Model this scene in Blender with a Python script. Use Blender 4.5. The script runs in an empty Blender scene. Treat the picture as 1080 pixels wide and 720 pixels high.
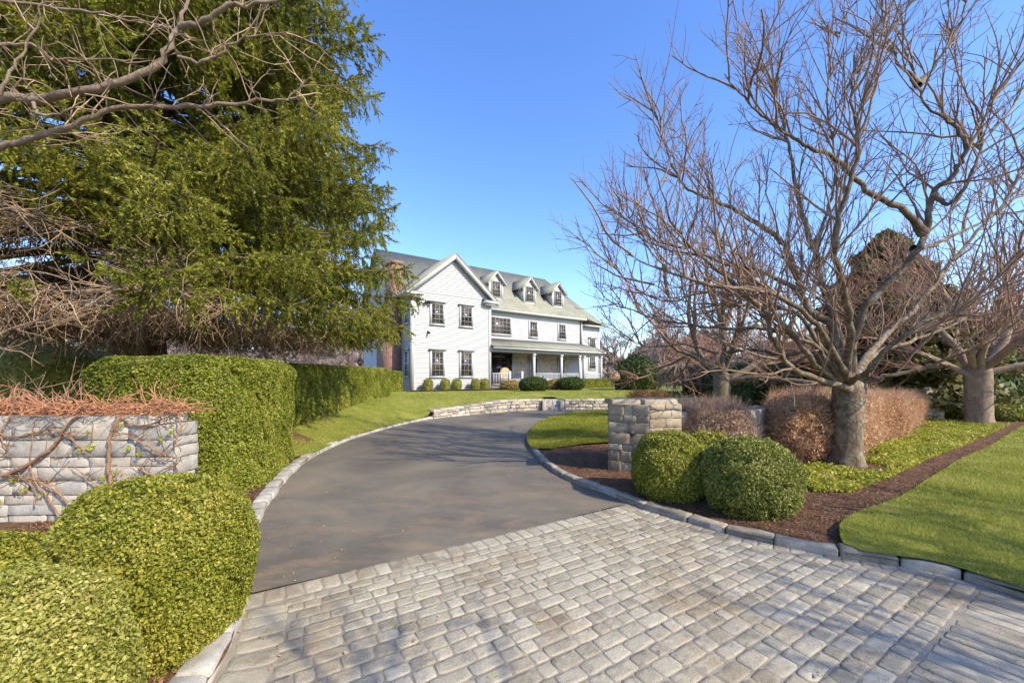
import bpy, math, random
import numpy as np
from mathutils import Vector, Matrix, noise as mnoise
from mathutils.geometry import delaunay_2d_cdt
R = math.radians
rng = np.random.default_rng(7); random.seed(7)
scene = bpy.context.scene
C = scene.collection
CAMH = 1.6; F = 420.0; HOR = 397.0

def P(px, py, z=0.0):
    """ground point seen at a photo pixel, for a surface of height z"""
    Y = F*(CAMH-z)/(py-HOR)
    return ((px-540)/F*Y, Y)
def Q(px, py, Y):
    return ((px-540)/F*Y, Y, CAMH-(py-HOR)*Y/F)

# ------------------------------------------------------------------ helpers
def tag(o, label=None, cat=None, group=None, kind=None):
    if label: o['label'] = label
    if cat: o['category'] = cat
    if group: o['group'] = group
    if kind: o['kind'] = kind
    return o

def empty(name, loc, rz=0):
    o = bpy.data.objects.new(name, None); C.objects.link(o)
    o.location = loc; o.rotation_euler = (0, 0, rz); o.empty_display_size = .2
    return o

def mesh_obj(name, V, faces, mat, parent=None, loc=None, smooth=False):
    """V (n,3); faces: array (m,3)/(m,4) or list of such arrays, or python list"""
    me = bpy.data.meshes.new(name)
    V = np.asarray(V, dtype=np.float32).reshape(-1, 3)
    if loc is not None: V = V - np.array(loc, dtype=np.float32)
    if isinstance(faces, np.ndarray): faces = [faces]
    if len(faces) and isinstance(faces[0], np.ndarray):
        faces = [f for f in faces if len(f)]
        tot = np.concatenate([np.full(len(f), f.shape[1]) for f in faces])
        idx = np.concatenate([f.ravel() for f in faces])
    else:
        tot = np.array([len(f) for f in faces]); idx = np.array([i for f in faces for i in f])
    me.vertices.add(len(V)); me.vertices.foreach_set('co', V.ravel())
    me.loops.add(len(idx)); me.loops.foreach_set('vertex_index', idx.astype(np.int32))
    me.polygons.add(len(tot))
    st = np.concatenate([[0], np.cumsum(tot)[:-1]]).astype(np.int32)
    me.polygons.foreach_set('loop_start', st)
    if smooth: me.polygons.foreach_set('use_smooth', np.ones(len(tot), dtype=bool))
    me.update(calc_edges=True)
    me.materials.append(mat)
    o = bpy.data.objects.new(name, me); C.objects.link(o)
    if parent: o.parent = parent
    if loc is not None: o.location = loc
    return o

class MB:
    def __init__(s): s.V = []; s.F = []; s.n = 0
    def add(s, verts, faces):
        s.V.extend([tuple(v) for v in verts]); s.F.extend([tuple(i+s.n for i in f) for f in faces]); s.n += len(verts)
    def box(s, x0, x1, y0, y1, z0, z1, M=None):
        v = [Vector(p) for p in ((x0,y0,z0),(x1,y0,z0),(x1,y1,z0),(x0,y1,z0),(x0,y0,z1),(x1,y0,z1),(x1,y1,z1),(x0,y1,z1))]
        if M is not None: v = [M@p for p in v]
        s.add(v, [(0,3,2,1),(4,5,6,7),(0,1,5,4),(1,2,6,5),(2,3,7,6),(3,0,4,7)])
    def poly(s, pts): s.add(pts, [tuple(range(len(pts)))])
    def slab(s, pts, off):
        """closed slab: polygon pts extruded by vector off"""
        n = len(pts); a = [Vector(p) for p in pts]; b = [p+Vector(off) for p in a]
        f = [tuple(range(n)), tuple(range(2*n-1, n-1, -1))]
        for i in range(n): j = (i+1) % n; f.append((i, n+i, n+j, j))
        s.add(a+b, f)
    def build(s, name, mat, parent=None, loc=None, smooth=False):
        o = mesh_obj(name, s.V, s.F, mat, parent, loc, smooth)
        return o

def nz(p, f=1.0, seed=0.0):
    """cheap smooth noise in about -1..1 for numpy points"""
    x, y, z = p[:,0]*f+seed, p[:,1]*f+seed*1.7, p[:,2]*f-seed*.6
    return (np.sin(x*1.0+1.3*np.sin(y*1.1+z*.7))+np.sin(y*1.37+1.1*np.sin(z*1.5+x*.6)+2.1)+np.sin(z*1.21+1.2*np.sin(x*1.31+y*.83)+4.2)
            + .5*np.sin(2.3*x+2.9*y+1.7*z+seed)+.5*np.sin(3.1*z-2.2*x+1.9*y))/4.0

# ------------------------------------------------------------------ materials
def mat_base(name):
    m = bpy.data.materials.new(name); m.use_nodes = True
    nt = m.node_tree; b = nt.nodes['Principled BSDF']
    return m, nt, b
def N(nt, t, **kw):
    n = nt.nodes.new(t)
    for k, v in kw.items():
        if k in n.inputs: n.inputs[k].default_value = v
        else: setattr(n, k, v)
    return n
def ramp(nt, stops):
    r = nt.nodes.new('ShaderNodeValToRGB'); e = r.color_ramp.elements
    while len(e) < len(stops): e.new(.5)
    for i, (p, c) in enumerate(stops):
        e[i].position = p; e[i].color = (*c, 1)
    return r
def simple(name, col, rough=.6, var=.08, scale=8, bump=0, bscale=60, metallic=0, spec=.5, obj=True):
    m, nt, b = mat_base(name)
    tc = N(nt, 'ShaderNodeTexCoord')
    no = N(nt, 'ShaderNodeTexNoise', Scale=scale, Detail=5.0)
    nt.links.new(tc.outputs['Object'], no.inputs['Vector'])
    lo = tuple(max(0, c*(1-var)) for c in col); hi = tuple(min(1, c*(1+var)) for c in col)
    r = ramp(nt, [(.3, lo), (.7, hi)])
    nt.links.new(no.outputs['Fac'], r.inputs['Fac']); nt.links.new(r.outputs['Color'], b.inputs['Base Color'])
    b.inputs['Roughness'].default_value = rough; b.inputs['Metallic'].default_value = metallic
    b.inputs['Specular IOR Level'].default_value = spec
    if bump:
        n2 = N(nt, 'ShaderNodeTexNoise', Scale=bscale, Detail=4.0); nt.links.new(tc.outputs['Object'], n2.inputs['Vector'])
        bp = N(nt, 'ShaderNodeBump', Strength=bump, Distance=.01); nt.links.new(n2.outputs['Fac'], bp.inputs['Height'])
        nt.links.new(bp.outputs['Normal'], b.inputs['Normal'])
    return m
def leaf_mat(name, stops, rough=.5, trans=.3, nscale=1.5, nmix=.35, spec=.3):
    """colour differs from leaf to leaf, drifting a little across the plant"""
    m, nt, b = mat_base(name)
    g = N(nt, 'ShaderNodeNewGeometry'); tc = N(nt, 'ShaderNodeTexCoord')
    no = N(nt, 'ShaderNodeTexNoise', Scale=nscale, Detail=2.0); nt.links.new(tc.outputs['Object'], no.inputs['Vector'])
    st = N(nt, 'ShaderNodeMapRange'); st.inputs['From Min'].default_value=.3; st.inputs['From Max'].default_value=.7
    nt.links.new(no.outputs['Fac'], st.inputs['Value'])
    mx = N(nt, 'ShaderNodeMix'); mx.inputs[0].default_value = nmix
    nt.links.new(g.outputs['Random Per Island'], mx.inputs[2]); nt.links.new(st.outputs['Result'], mx.inputs[3])
    r = ramp(nt, stops); nt.links.new(mx.outputs[0], r.inputs['Fac'])
    nt.links.new(r.outputs['Color'], b.inputs['Base Color'])
    b.inputs['Roughness'].default_value = rough; b.inputs['Specular IOR Level'].default_value = spec
    if trans:
        t = N(nt, 'ShaderNodeBsdfTranslucent'); nt.links.new(r.outputs['Color'], t.inputs['Color'])
        ms = N(nt, 'ShaderNodeMixShader'); ms.inputs[0].default_value = trans
        nt.links.new(b.outputs[0], ms.inputs[1]); nt.links.new(t.outputs[0], ms.inputs[2])
        nt.links.new(ms.outputs[0], nt.nodes['Material Output'].inputs['Surface'])
    return m
def stone_mat(name, stops, rough=.85, nscale=7, bump=.5, bscale=25, stain=None, lichen=0, isl=.55):
    m, nt, b = mat_base(name)
    g = N(nt, 'ShaderNodeNewGeometry'); tc = N(nt, 'ShaderNodeTexCoord')
    no = N(nt, 'ShaderNodeTexNoise', Scale=nscale, Detail=8.0, Roughness=.65); nt.links.new(tc.outputs['Object'], no.inputs['Vector'])
    mr = N(nt, 'ShaderNodeMapRange'); mr.inputs['From Min'].default_value=.28; mr.inputs['From Max'].default_value=.72
    nt.links.new(no.outputs['Fac'], mr.inputs['Value'])
    mx = N(nt, 'ShaderNodeMix'); mx.inputs[0].default_value = 1-isl
    nt.links.new(g.outputs['Random Per Island'], mx.inputs[2]); nt.links.new(mr.outputs['Result'], mx.inputs[3])
    r = ramp(nt, stops); nt.links.new(mx.outputs[0], r.inputs['Fac'])
    # fine speckle
    sp = N(nt, 'ShaderNodeTexNoise', Scale=160.0, Detail=3.0); nt.links.new(tc.outputs['Object'], sp.inputs['Vector'])
    rs = ramp(nt, [(.3, (.72,.72,.72)), (.7, (1.2,1.18,1.15))]); nt.links.new(sp.outputs['Fac'], rs.inputs['Fac'])
    mu = N(nt, 'ShaderNodeMix', data_type='RGBA', blend_type='MULTIPLY'); mu.inputs[0].default_value = 1
    nt.links.new(r.outputs['Color'], mu.inputs[6]); nt.links.new(rs.outputs['Color'], mu.inputs[7])
    out = mu.outputs[2]
    if stain:
        s = N(nt, 'ShaderNodeTexNoise', Scale=1.1, Detail=6.0, Roughness=.6); nt.links.new(tc.outputs['Object'], s.inputs['Vector'])
        rr = ramp(nt, [(.5, (0,0,0)), (.68, (1,1,1))]); nt.links.new(s.outputs['Fac'], rr.inputs['Fac'])
        m2 = N(nt, 'ShaderNodeMix', data_type='RGBA', blend_type='MULTIPLY'); nt.links.new(rr.outputs['Color'], m2.inputs[0])
        nt.links.new(out, m2.inputs[6]); m2.inputs[7].default_value = (*stain, 1); out = m2.outputs[2]
    if lichen:
        s = N(nt, 'ShaderNodeTexNoise', Scale=11.0, Detail=8.0, Roughness=.7); nt.links.new(tc.outputs['Object'], s.inputs['Vector'])
        rr = ramp(nt, [(.56, (0,0,0)), (.64, (1,1,1))]); nt.links.new(s.outputs['Fac'], rr.inputs['Fac'])
        ml = N(nt, 'ShaderNodeMath', operation='MULTIPLY'); nt.links.new(rr.outputs['Color'], ml.inputs[0]); ml.inputs[1].default_value = lichen
        m2 = N(nt, 'ShaderNodeMix', data_type='RGBA'); nt.links.new(ml.outputs[0], m2.inputs[0])
        nt.links.new(out, m2.inputs[6]); m2.inputs[7].default_value = (.42,.43,.38,1); out = m2.outputs[2]
    nt.links.new(out, b.inputs['Base Color'])
    b.inputs['Roughness'].default_value = rough; b.inputs['Specular IOR Level'].default_value = .3
    n2 = N(nt, 'ShaderNodeTexNoise', Scale=bscale, Detail=8.0, Roughness=.65); nt.links.new(tc.outputs['Object'], n2.inputs['Vector'])
    bp = N(nt, 'ShaderNodeBump', Strength=bump, Distance=.012); nt.links.new(n2.outputs['Fac'], bp.inputs['Height'])
    nt.links.new(bp.outputs['Normal'], b.inputs['Normal'])
    return m

M = {}
M['cobble'] = stone_mat('granite_setts', [(.05,(.20,.175,.13)),(.3,(.32,.285,.215)),(.65,(.40,.36,.275)),(.95,(.49,.445,.345))], stain=(.72,.62,.50), bump=.7, bscale=26, nscale=9)
M['grout'] = simple('sandy_joint', (.28,.24,.18), .95, .25, 6, .5, 120)
M['kerb'] = stone_mat('granite_kerb', [(.1,(.20,.17,.13)),(.5,(.33,.29,.225)),(.9,(.45,.405,.33))], bump=.8, bscale=16, lichen=.2, isl=.35, stain=(.55,.5,.42))
M['kerb_pale'] = stone_mat('pale_granite_kerb', [(.1,(.26,.24,.21)),(.5,(.38,.355,.31)),(.9,(.50,.47,.42))], bump=.7, bscale=16, lichen=.2, isl=.35, stain=(.7,.65,.56))
M['wallstone'] = stone_mat('grey_ashlar', [(.1,(.25,.23,.20)),(.4,(.39,.365,.325)),(.7,(.46,.40,.32)),(.95,(.54,.51,.46))], bump=.5, bscale=24, nscale=9)
M['pillarstone'] = stone_mat('brown_grey_ashlar', [(.1,(.20,.15,.10)),(.45,(.32,.25,.17)),(.75,(.40,.33,.235)),(.95,(.46,.40,.31))], bump=.6, bscale=24, nscale=9, lichen=.2)
M['fieldstone'] = stone_mat('fieldstone', [(.1,(.20,.17,.14)),(.45,(.38,.33,.27)),(.75,(.50,.45,.38)),(.95,(.60,.56,.50))], bump=.7, bscale=10, nscale=5)
M['mortar'] = simple('dark_wall_joint', (.12,.10,.08), .95, .2, 8, .4, 60)  # dark brown core that shows in the joints between wall stones
M['veneer'] = stone_mat('porch_stone_veneer', [(.1,(.42,.35,.26)),(.45,(.56,.49,.38)),(.75,(.64,.57,.46)),(.95,(.7,.65,.55))], bump=.4, bscale=10, nscale=5)
M['white'] = simple('white_siding_paint', (.40,.40,.40), .55, .03, 1.5)
M['trim'] = simple('white_trim_paint', (.48,.48,.48), .5, .02, 2)
M['capdark'] = simple('grey_lead_cap', (.28,.28,.27), .6, .1, 4)
M['sash'] = simple('taupe_window_sash', (.30,.28,.25), .5, .05, 4)
M['black'] = simple('black_metal', (.02,.02,.022), .45, .1, 4)
M['darkdoor'] = simple('dark_door_paint', (.025,.024,.022), .35, .1, 4)
M['wicker'] = simple('tan_wicker', (.42,.30,.17), .8, .25, 30, .5, 60)
M['tyre'] = simple('tyre_rubber', (.02,.02,.02), .8, .1, 10)
M['carpaint'] = simple('blue_grey_car_paint', (.10,.14,.20), .25, .03, 2)
M['wood_grey'] = simple('weathered_post_wood', (.30,.27,.23), .9, .2, 10, .3, 40)
def glass_mat():
    m, nt, b = mat_base('window_glass')
    tc = N(nt, 'ShaderNodeTexCoord')
    no = N(nt, 'ShaderNodeTexNoise', Scale=1.6, Detail=3.0); nt.links.new(tc.outputs['Object'], no.inputs['Vector'])
    r = ramp(nt, [(.35, (.015,.017,.02)), (.55, (.06,.055,.05)), (.7, (.14,.12,.10))])
    nt.links.new(no.outputs['Fac'], r.inputs['Fac']); nt.links.new(r.outputs['Color'], b.inputs['Base Color'])
    b.inputs['Roughness'].default_value = .06; b.inputs['Specular IOR Level'].default_value = .8
    return m
M['glass'] = glass_mat()
def roof_mat():
    m, nt, b = mat_base('olive_roof_shingles')
    tc = N(nt, 'ShaderNodeTexCoord')
    mp = N(nt, 'ShaderNodeMapping'); mp.inputs['Scale'].default_value = (1, 1, 1.4); nt.links.new(tc.outputs['Object'], mp.inputs['Vector'])
    # shingle courses follow height
    sx = N(nt, 'ShaderNodeSeparateXYZ'); nt.links.new(tc.outputs['Object'], sx.inputs[0])
    cb = N(nt, 'ShaderNodeCombineXYZ'); nt.links.new(sx.outputs['X'], cb.inputs['X']); nt.links.new(sx.outputs['Z'], cb.inputs['Y'])
    br = N(nt, 'ShaderNodeTexBrick', Scale=1.0); br.inputs['Brick Width'].default_value = .3; br.inputs['Row Height'].default_value = .12
    br.inputs['Mortar Size'].default_value = .008
    br.inputs['Color1'].default_value = (.245,.24,.18,1); br.inputs['Color2'].default_value = (.30,.295,.23,1); br.inputs['Mortar'].default_value = (.15,.15,.10,1)
    nt.links.new(cb.outputs[0], br.inputs['Vector'])
    no = N(nt, 'ShaderNodeTexNoise', Scale=.8, Detail=6.0); nt.links.new(tc.outputs['Object'], no.inputs['Vector'])
    rr = ramp(nt, [(.3, (.82,.82,.82)), (.7, (1.12,1.1,1.05))]); nt.links.new(no.outputs['Fac'], rr.inputs['Fac'])
    mu = N(nt, 'ShaderNodeMix', data_type='RGBA', blend_type='MULTIPLY'); mu.inputs[0].default_value = 1
    nt.links.new(br.outputs['Color'], mu.inputs[6]); nt.links.new(rr.outputs['Color'], mu.inputs[7])
    nt.links.new(mu.outputs[2], b.inputs['Base Color']); b.inputs['Roughness'].default_value = .9
    return m
M['roof'] = roof_mat()
def brick_mat():
    m, nt, b = mat_base('chimney_brick')
    tc = N(nt, 'ShaderNodeTexCoord'); sx = N(nt, 'ShaderNodeSeparateXYZ'); nt.links.new(tc.outputs['Object'], sx.inputs[0])
    ad = N(nt, 'ShaderNodeMath', operation='ADD'); nt.links.new(sx.outputs['X'], ad.inputs[0]); nt.links.new(sx.outputs['Y'], ad.inputs[1])
    cb = N(nt, 'ShaderNodeCombineXYZ'); nt.links.new(ad.outputs[0], cb.inputs['X']); nt.links.new(sx.outputs['Z'], cb.inputs['Y'])
    br = N(nt, 'ShaderNodeTexBrick', Scale=1.0); br.inputs['Brick Width'].default_value = .22; br.inputs['Row Height'].default_value = .075
    br.inputs['Mortar Size'].default_value = .006
    br.inputs['Color1'].default_value = (.27,.115,.075,1); br.inputs['Color2'].default_value = (.12,.06,.045,1); br.inputs['Mortar'].default_value = (.36,.31,.26,1)
    nt.links.new(cb.outputs[0], br.inputs['Vector']); nt.links.new(br.outputs['Color'], b.inputs['Base Color'])
    b.inputs['Roughness'].default_value = .9
    return m
M['brick'] = brick_mat()
def asphalt_mat():
    m, nt, b = mat_base('worn_asphalt')
    tc = N(nt, 'ShaderNodeTexCoord')
    n1 = N(nt, 'ShaderNodeTexNoise', Scale=.55, Detail=8.0, Roughness=.62, Distortion=.6); nt.links.new(tc.outputs['Object'], n1.inputs['Vector'])
    r1 = ramp(nt, [(.32, (.095,.085,.068)), (.5, (.14,.125,.098)), (.68, (.21,.178,.13))]); nt.links.new(n1.outputs['Fac'], r1.inputs['Fac'])
    # rust-brown washed sand patches near the setts
    mp = N(nt, 'ShaderNodeMapping'); mp.inputs['Scale'].default_value = (.7, 1.6, 1); mp.inputs['Rotation'].default_value = (0,0,R(-30)); nt.links.new(tc.outputs['Object'], mp.inputs['Vector'])
    n2 = N(nt, 'ShaderNodeTexNoise', Scale=1.7, Detail=12.0, Roughness=.78, Distortion=.5); nt.links.new(mp.outputs[0], n2.inputs['Vector'])
    r2 = ramp(nt, [(.46, (0,0,0)), (.60, (1,1,1))]); nt.links.new(n2.outputs['Fac'], r2.inputs['Fac'])
    sx = N(nt, 'ShaderNodeSeparateXYZ'); nt.links.new(tc.outputs['Object'], sx.inputs[0])
    # distance from the sett border: y*.857 - x*.515
    a = N(nt, 'ShaderNodeMath', operation='MULTIPLY'); nt.links.new(sx.outputs['Y'], a.inputs[0]); a.inputs[1].default_value = .857
    c = N(nt, 'ShaderNodeMath', operation='MULTIPLY_ADD'); nt.links.new(sx.outputs['X'], c.inputs[0]); c.inputs[1].default_value = -.515; nt.links.new(a.outputs[0], c.inputs[2])
    mr = N(nt, 'ShaderNodeMapRange'); nt.links.new(c.outputs[0], mr.inputs['Value'])
    for k, v in (('From Min', 3.2), ('From Max', 6.5), ('To Min', .65), ('To Max', .16)): mr.inputs[k].default_value = v
    ml = N(nt, 'ShaderNodeMath', operation='MULTIPLY'); nt.links.new(r2.outputs['Color'], ml.inputs[0]); nt.links.new(mr.outputs[0], ml.inputs[1])
    m2 = N(nt, 'ShaderNodeMix', data_type='RGBA'); nt.links.new(ml.outputs[0], m2.inputs[0]); nt.links.new(r1.outputs['Color'], m2.inputs[6]); m2.inputs[7].default_value = (.29,.20,.125,1)
    n3 = N(nt, 'ShaderNodeTexNoise', Scale=140.0, Detail=3.0); nt.links.new(tc.outputs['Object'], n3.inputs['Vector'])
    r3 = ramp(nt, [(.32, (.6,.6,.6)), (.6, (1.1,1.1,1.1)), (.72, (2.0,1.9,1.8))]); nt.links.new(n3.outputs['Fac'], r3.inputs['Fac'])
    mu = N(nt, 'ShaderNodeMix', data_type='RGBA', blend_type='MULTIPLY'); mu.inputs[0].default_value = 1
    nt.links.new(m2.outputs[2], mu.inputs[6]); nt.links.new(r3.outputs['Color'], mu.inputs[7])
    nt.links.new(mu.outputs[2], b.inputs['Base Color'])
    b.inputs['Roughness'].default_value = .82; b.inputs['Specular IOR Level'].default_value = .35
    bp = N(nt, 'ShaderNodeBump', Strength=.45, Distance=.006); nt.links.new(n3.outputs['Fac'], bp.inputs['Height']); nt.links.new(bp.outputs['Normal'], b.inputs['Normal'])
    return m
M['asphalt'] = asphalt_mat()
def ground_mat(name, stops, scale=3.0, bump=.8, bscale=45.0, det=8.0, extra=None):
    m, nt, b = mat_base(name)
    tc = N(nt, 'ShaderNodeTexCoord')
    n1 = N(nt, 'ShaderNodeTexNoise', Scale=scale, Detail=det, Roughness=.7); nt.links.new(tc.outputs['Object'], n1.inputs['Vector'])
    r1 = ramp(nt, stops); nt.links.new(n1.outputs['Fac'], r1.inputs['Fac'])
    n2 = N(nt, 'ShaderNodeTexNoise', Scale=bscale, Detail=4.0, Roughness=.7); nt.links.new(tc.outputs['Object'], n2.inputs['Vector'])
    r2 = ramp(nt, [(.3, (.55,.55,.55)), (.7, (1.4,1.4,1.4))]); nt.links.new(n2.outputs['Fac'], r2.inputs['Fac'])
    mu = N(nt, 'ShaderNodeMix', data_type='RGBA', blend_type='MULTIPLY'); mu.inputs[0].default_value = 1
    nt.links.new(r1.outputs['Color'], mu.inputs[6]); nt.links.new(r2.outputs['Color'], mu.inputs[7])
    nt.links.new(mu.outputs[2], b.inputs['Base Color']); b.inputs['Roughness'].default_value = .95; b.inputs['Specular IOR Level'].default_value = .15
    bp = N(nt, 'ShaderNodeBump', Strength=bump, Distance=.03); nt.links.new(n2.outputs['Fac'], bp.inputs['Height']); nt.links.new(bp.outputs['Normal'], b.inputs['Normal'])
    return m
M['lawn'] = ground_mat('lawn_turf', [(.3,(.13,.155,.02)),(.5,(.22,.235,.04)),(.7,(.34,.31,.08))], 1.2, .8, 70)
M['ground'] = ground_mat('winter_ground', [(.3,(.10,.10,.03)),(.55,(.17,.15,.06)),(.75,(.22,.18,.09))], .3, .5, 20)
M['mulch'] = ground_mat('bark_mulch', [(.3,(.09,.048,.028)),(.5,(.16,.088,.052)),(.7,(.24,.14,.085))], 5, 1.0, 60)
M['path'] = ground_mat('pale_path', [(.3,(.30,.27,.23)),(.7,(.42,.39,.34))], 4, .3, 60)
M['chips'] = leaf_mat('mulch_chips', [(0,(.07,.034,.018)),(.5,(.18,.09,.048)),(1,(.36,.21,.12))], .9, 0)
M['grass'] = leaf_mat('grass_blades', [(0,(.16,.19,.025)),(.45,(.31,.33,.045)),(.8,(.45,.42,.10)),(1,(.58,.50,.24))], .5, .35, .9, .45)
M['grass_island'] = leaf_mat('yellow_grass_blades', [(0,(.13,.16,.02)),(.5,(.27,.28,.03)),(.85,(.38,.36,.05)),(1,(.46,.40,.12))], .5, .35, .9, .45)
M['cover'] = leaf_mat('ground_cover_leaves', [(0,(.12,.16,.02)),(.4,(.32,.34,.035)),(.8,(.50,.46,.06)),(1,(.54,.44,.22))], .45, .3, 1.2, .4)
M['box_near'] = leaf_mat('boxwood_leaves_yellow', [(0,(.07,.095,.010)),(.25,(.17,.195,.02)),(.6,(.33,.32,.04)),(.88,(.48,.43,.10)),(1,(.55,.33,.12))], .42, .3, 3, .3)
M['box_pale'] = leaf_mat('boxwood_leaves_pale', [(0,(.09,.12,.015)),(.25,(.22,.24,.035)),(.6,(.39,.37,.08)),(.88,(.53,.48,.16)),(1,(.58,.38,.18))], .42, .3, 3, .3)
M['box_green'] = leaf_mat('boxwood_leaves_green', [(0,(.07,.09,.012)),(.3,(.17,.20,.03)),(.7,(.32,.32,.07)),(.93,(.46,.43,.15)),(1,(.50,.30,.12))], .42, .3, 3, .3)
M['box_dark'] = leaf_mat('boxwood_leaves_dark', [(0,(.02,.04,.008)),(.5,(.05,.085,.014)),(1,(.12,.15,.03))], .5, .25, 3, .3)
M['hedge'] = leaf_mat('privet_hedge_leaves', [(0,(.07,.095,.01)),(.3,(.16,.19,.018)),(.65,(.28,.29,.035)),(.92,(.41,.38,.08)),(1,(.46,.30,.11))], .42, .3, 1.6, .4)
M['spruce'] = leaf_mat('spruce_needles', [(0,(.05,.07,.012)),(.35,(.15,.17,.022)),(.7,(.31,.30,.04)),(1,(.46,.39,.08))], .5, .35, .6, .5)
M['conifer'] = leaf_mat('dark_conifer_needles', [(0,(.025,.045,.012)),(.5,(.06,.095,.02)),(1,(.14,.16,.04))], .6, .2, .6, .4)
M['conifer_y'] = leaf_mat('olive_conifer_needles', [(0,(.06,.06,.015)),(.5,(.13,.125,.03)),(1,(.24,.19,.07))], .6, .2, .6, .4)
M['dryleaf'] = leaf_mat('dry_brown_leaves', [(0,(.30,.16,.09)),(.35,(.50,.29,.16)),(.7,(.64,.42,.25)),(1,(.74,.58,.40))], .7, .3, 1.5, .4)
M['dryleaf2'] = leaf_mat('dry_mauve_twigs', [(0,(.24,.14,.09)),(.5,(.44,.30,.21)),(1,(.64,.49,.37))], .8, .2, 1.5, .4)
M['drygrass'] = leaf_mat('dry_tan_grass', [(0,(.26,.12,.045)),(.5,(.42,.23,.09)),(1,(.52,.33,.15))], .8, .3, 2, .3)
M['tanleaf'] = leaf_mat('tan_shrub_leaves', [(0,(.24,.17,.05)),(.5,(.36,.27,.09)),(1,(.45,.36,.15))], .8, .3, 2, .3)
def bark(name, c0, c1, c2, lich=0, sc=5):
    m, nt, b = mat_base(name)
    tc = N(nt, 'ShaderNodeTexCoord')
    mp = N(nt, 'ShaderNodeMapping'); mp.inputs['Scale'].default_value = (1, 1, .55); nt.links.new(tc.outputs['Object'], mp.inputs['Vector'])
    n1 = N(nt, 'ShaderNodeTexNoise', Scale=sc, Detail=8.0, Roughness=.7, Distortion=.8); nt.links.new(mp.outputs[0], n1.inputs['Vector'])
    r1 = ramp(nt, [(.3, c0), (.5, c1), (.7, c2)]); nt.links.new(n1.outputs['Fac'], r1.inputs['Fac'])
    out = r1.outputs['Color']
    if lich:
        s = N(nt, 'ShaderNodeTexNoise', Scale=7.0, Detail=12.0, Roughness=.8, Distortion=.3); nt.links.new(tc.outputs['Object'], s.inputs['Vector'])
        rr = ramp(nt, [(.49, (0,0,0)), (.60, (lich,)*3)]); nt.links.new(s.outputs['Fac'], rr.inputs['Fac'])
        m2 = N(nt, 'ShaderNodeMix', data_type='RGBA'); nt.links.new(rr.outputs['Color'], m2.inputs[0]); nt.links.new(out, m2.inputs[6])
        m2.inputs[7].default_value = (.36,.34,.26,1); out = m2.outputs[2]
    nt.links.new(out, b.inputs['Base Color']); b.inputs['Roughness'].default_value = .9; b.inputs['Specular IOR Level'].default_value = .2
    n2 = N(nt, 'ShaderNodeTexNoise', Scale=28.0, Detail=6.0, Roughness=.7); nt.links.new(mp.outputs[0], n2.inputs['Vector'])
    bp = N(nt, 'ShaderNodeBump', Strength=.9, Distance=.02); nt.links.new(n2.outputs['Fac'], bp.inputs['Height']); nt.links.new(bp.outputs['Normal'], b.inputs['Normal'])
    return m
M['bark_lichen'] = bark('lichened_bark', (.07,.045,.028), (.15,.105,.065), (.25,.185,.125), .7, 9)
M['bark_brown'] = bark('brown_bark', (.09,.06,.04), (.17,.12,.08), (.26,.20,.14), .35)
M['bark_limb'] = bark('limb_bark', (.10,.065,.04), (.19,.125,.08), (.29,.215,.15), .25, 11)
M['bark_tan'] = bark('pale_tan_bark', (.15,.10,.07), (.26,.19,.13), (.37,.29,.21), 0)
M['twig'] = simple('grey_brown_twigs', (.24,.155,.10), .85, .3, 2)
M['twig_red'] = simple('reddish_twigs', (.33,.17,.11), .85, .3, 1)
M['twig_mauve'] = simple('mauve_twigs', (.25,.18,.165), .85, .25, .5)
M['twig_dead'] = simple('dead_spruce_twigs', (.36,.25,.155), .9, .4, 2)
M['vine'] = simple('vine_bark', (.26,.15,.085), .85, .35, 6, .4, 60)
M['vine_red'] = leaf_mat('vine_tip_tangle', [(0,(.22,.08,.035)),(.5,(.42,.19,.09)),(1,(.55,.36,.18))], .8, .1, 3, .3)

# ------------------------------------------------------------------ terrain
kerbL_px = [(250,662),(265,625),(270,577),(278.5,540),(308,500),(334,480),(371,463),(408,452),(430,446.5),(452.6,442),(475,439.4),(497,437.4),(519,435.4),(541,433.7),(560,432.7),(578,432.2),(608,431.8),(641,431.6)]
kerbR_px = [(557,460),(556,467),(560,475),(566,483),(575,492),(600,507),(640,521),(680,537),(730,552),(785,567),(850,580),(925,593),(985,602),(1035,617)]
kerbRfar_px = [(641,433.9),(608,435.7),(582,441),(565,449)]
KL = [(-1.25,-.6),(-1.4,.6),(-1.5,1.6),(-1.6,2.2)]+[P(*p) for p in kerbL_px]
KR = [P(*p) for p in kerbRfar_px]+[P(*p) for p in kerbR_px]+[(3.69,2.84),(3.82,2.74),(4.3,3.02),(6.5,4.36),(10,6.45),(16,10.05),(22,13.65),(40,24.4)]
# smooth curves (Catmull-Rom)
def smooth(pts, n=6, closed=False):
    pts = [np.array(p, float) for p in pts]; out = []
    m = len(pts)
    for i in range(m-1):
        p0 = pts[i-1] if i else 2*pts[0]-pts[1]; p1, p2 = pts[i], pts[i+1]; p3 = pts[i+2] if i+2 < m else 2*pts[-1]-pts[-2]
        for k in range(n):
            t = k/n
            out.append(.5*((2*p1)+(-p0+p2)*t+(2*p0-5*p1+4*p2-p3)*t*t+(-p0+3*p1-3*p2+p3)*t**3))
    out.append(pts[-1]); return np.array(out)
def resample(path, step):
    path = np.asarray(path, float); d = np.r_[0, np.cumsum(np.linalg.norm(np.diff(path, axis=0), axis=1))]
    n = max(2, int(round(d[-1]/step))+1); s = np.linspace(0, d[-1], n)
    return np.stack([np.interp(s, d, path[:,k]) for k in range(path.shape[1])], 1)
KLs = smooth(KL, 5); KRs = smooth(KR, 5)
KLext = np.vstack([KLs, [(10,20.6),(18,21),(30,20),(60,12)]])
INSIDE = np.vstack([[(-3,-3)], KLext, [(60,-3)]])
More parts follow.
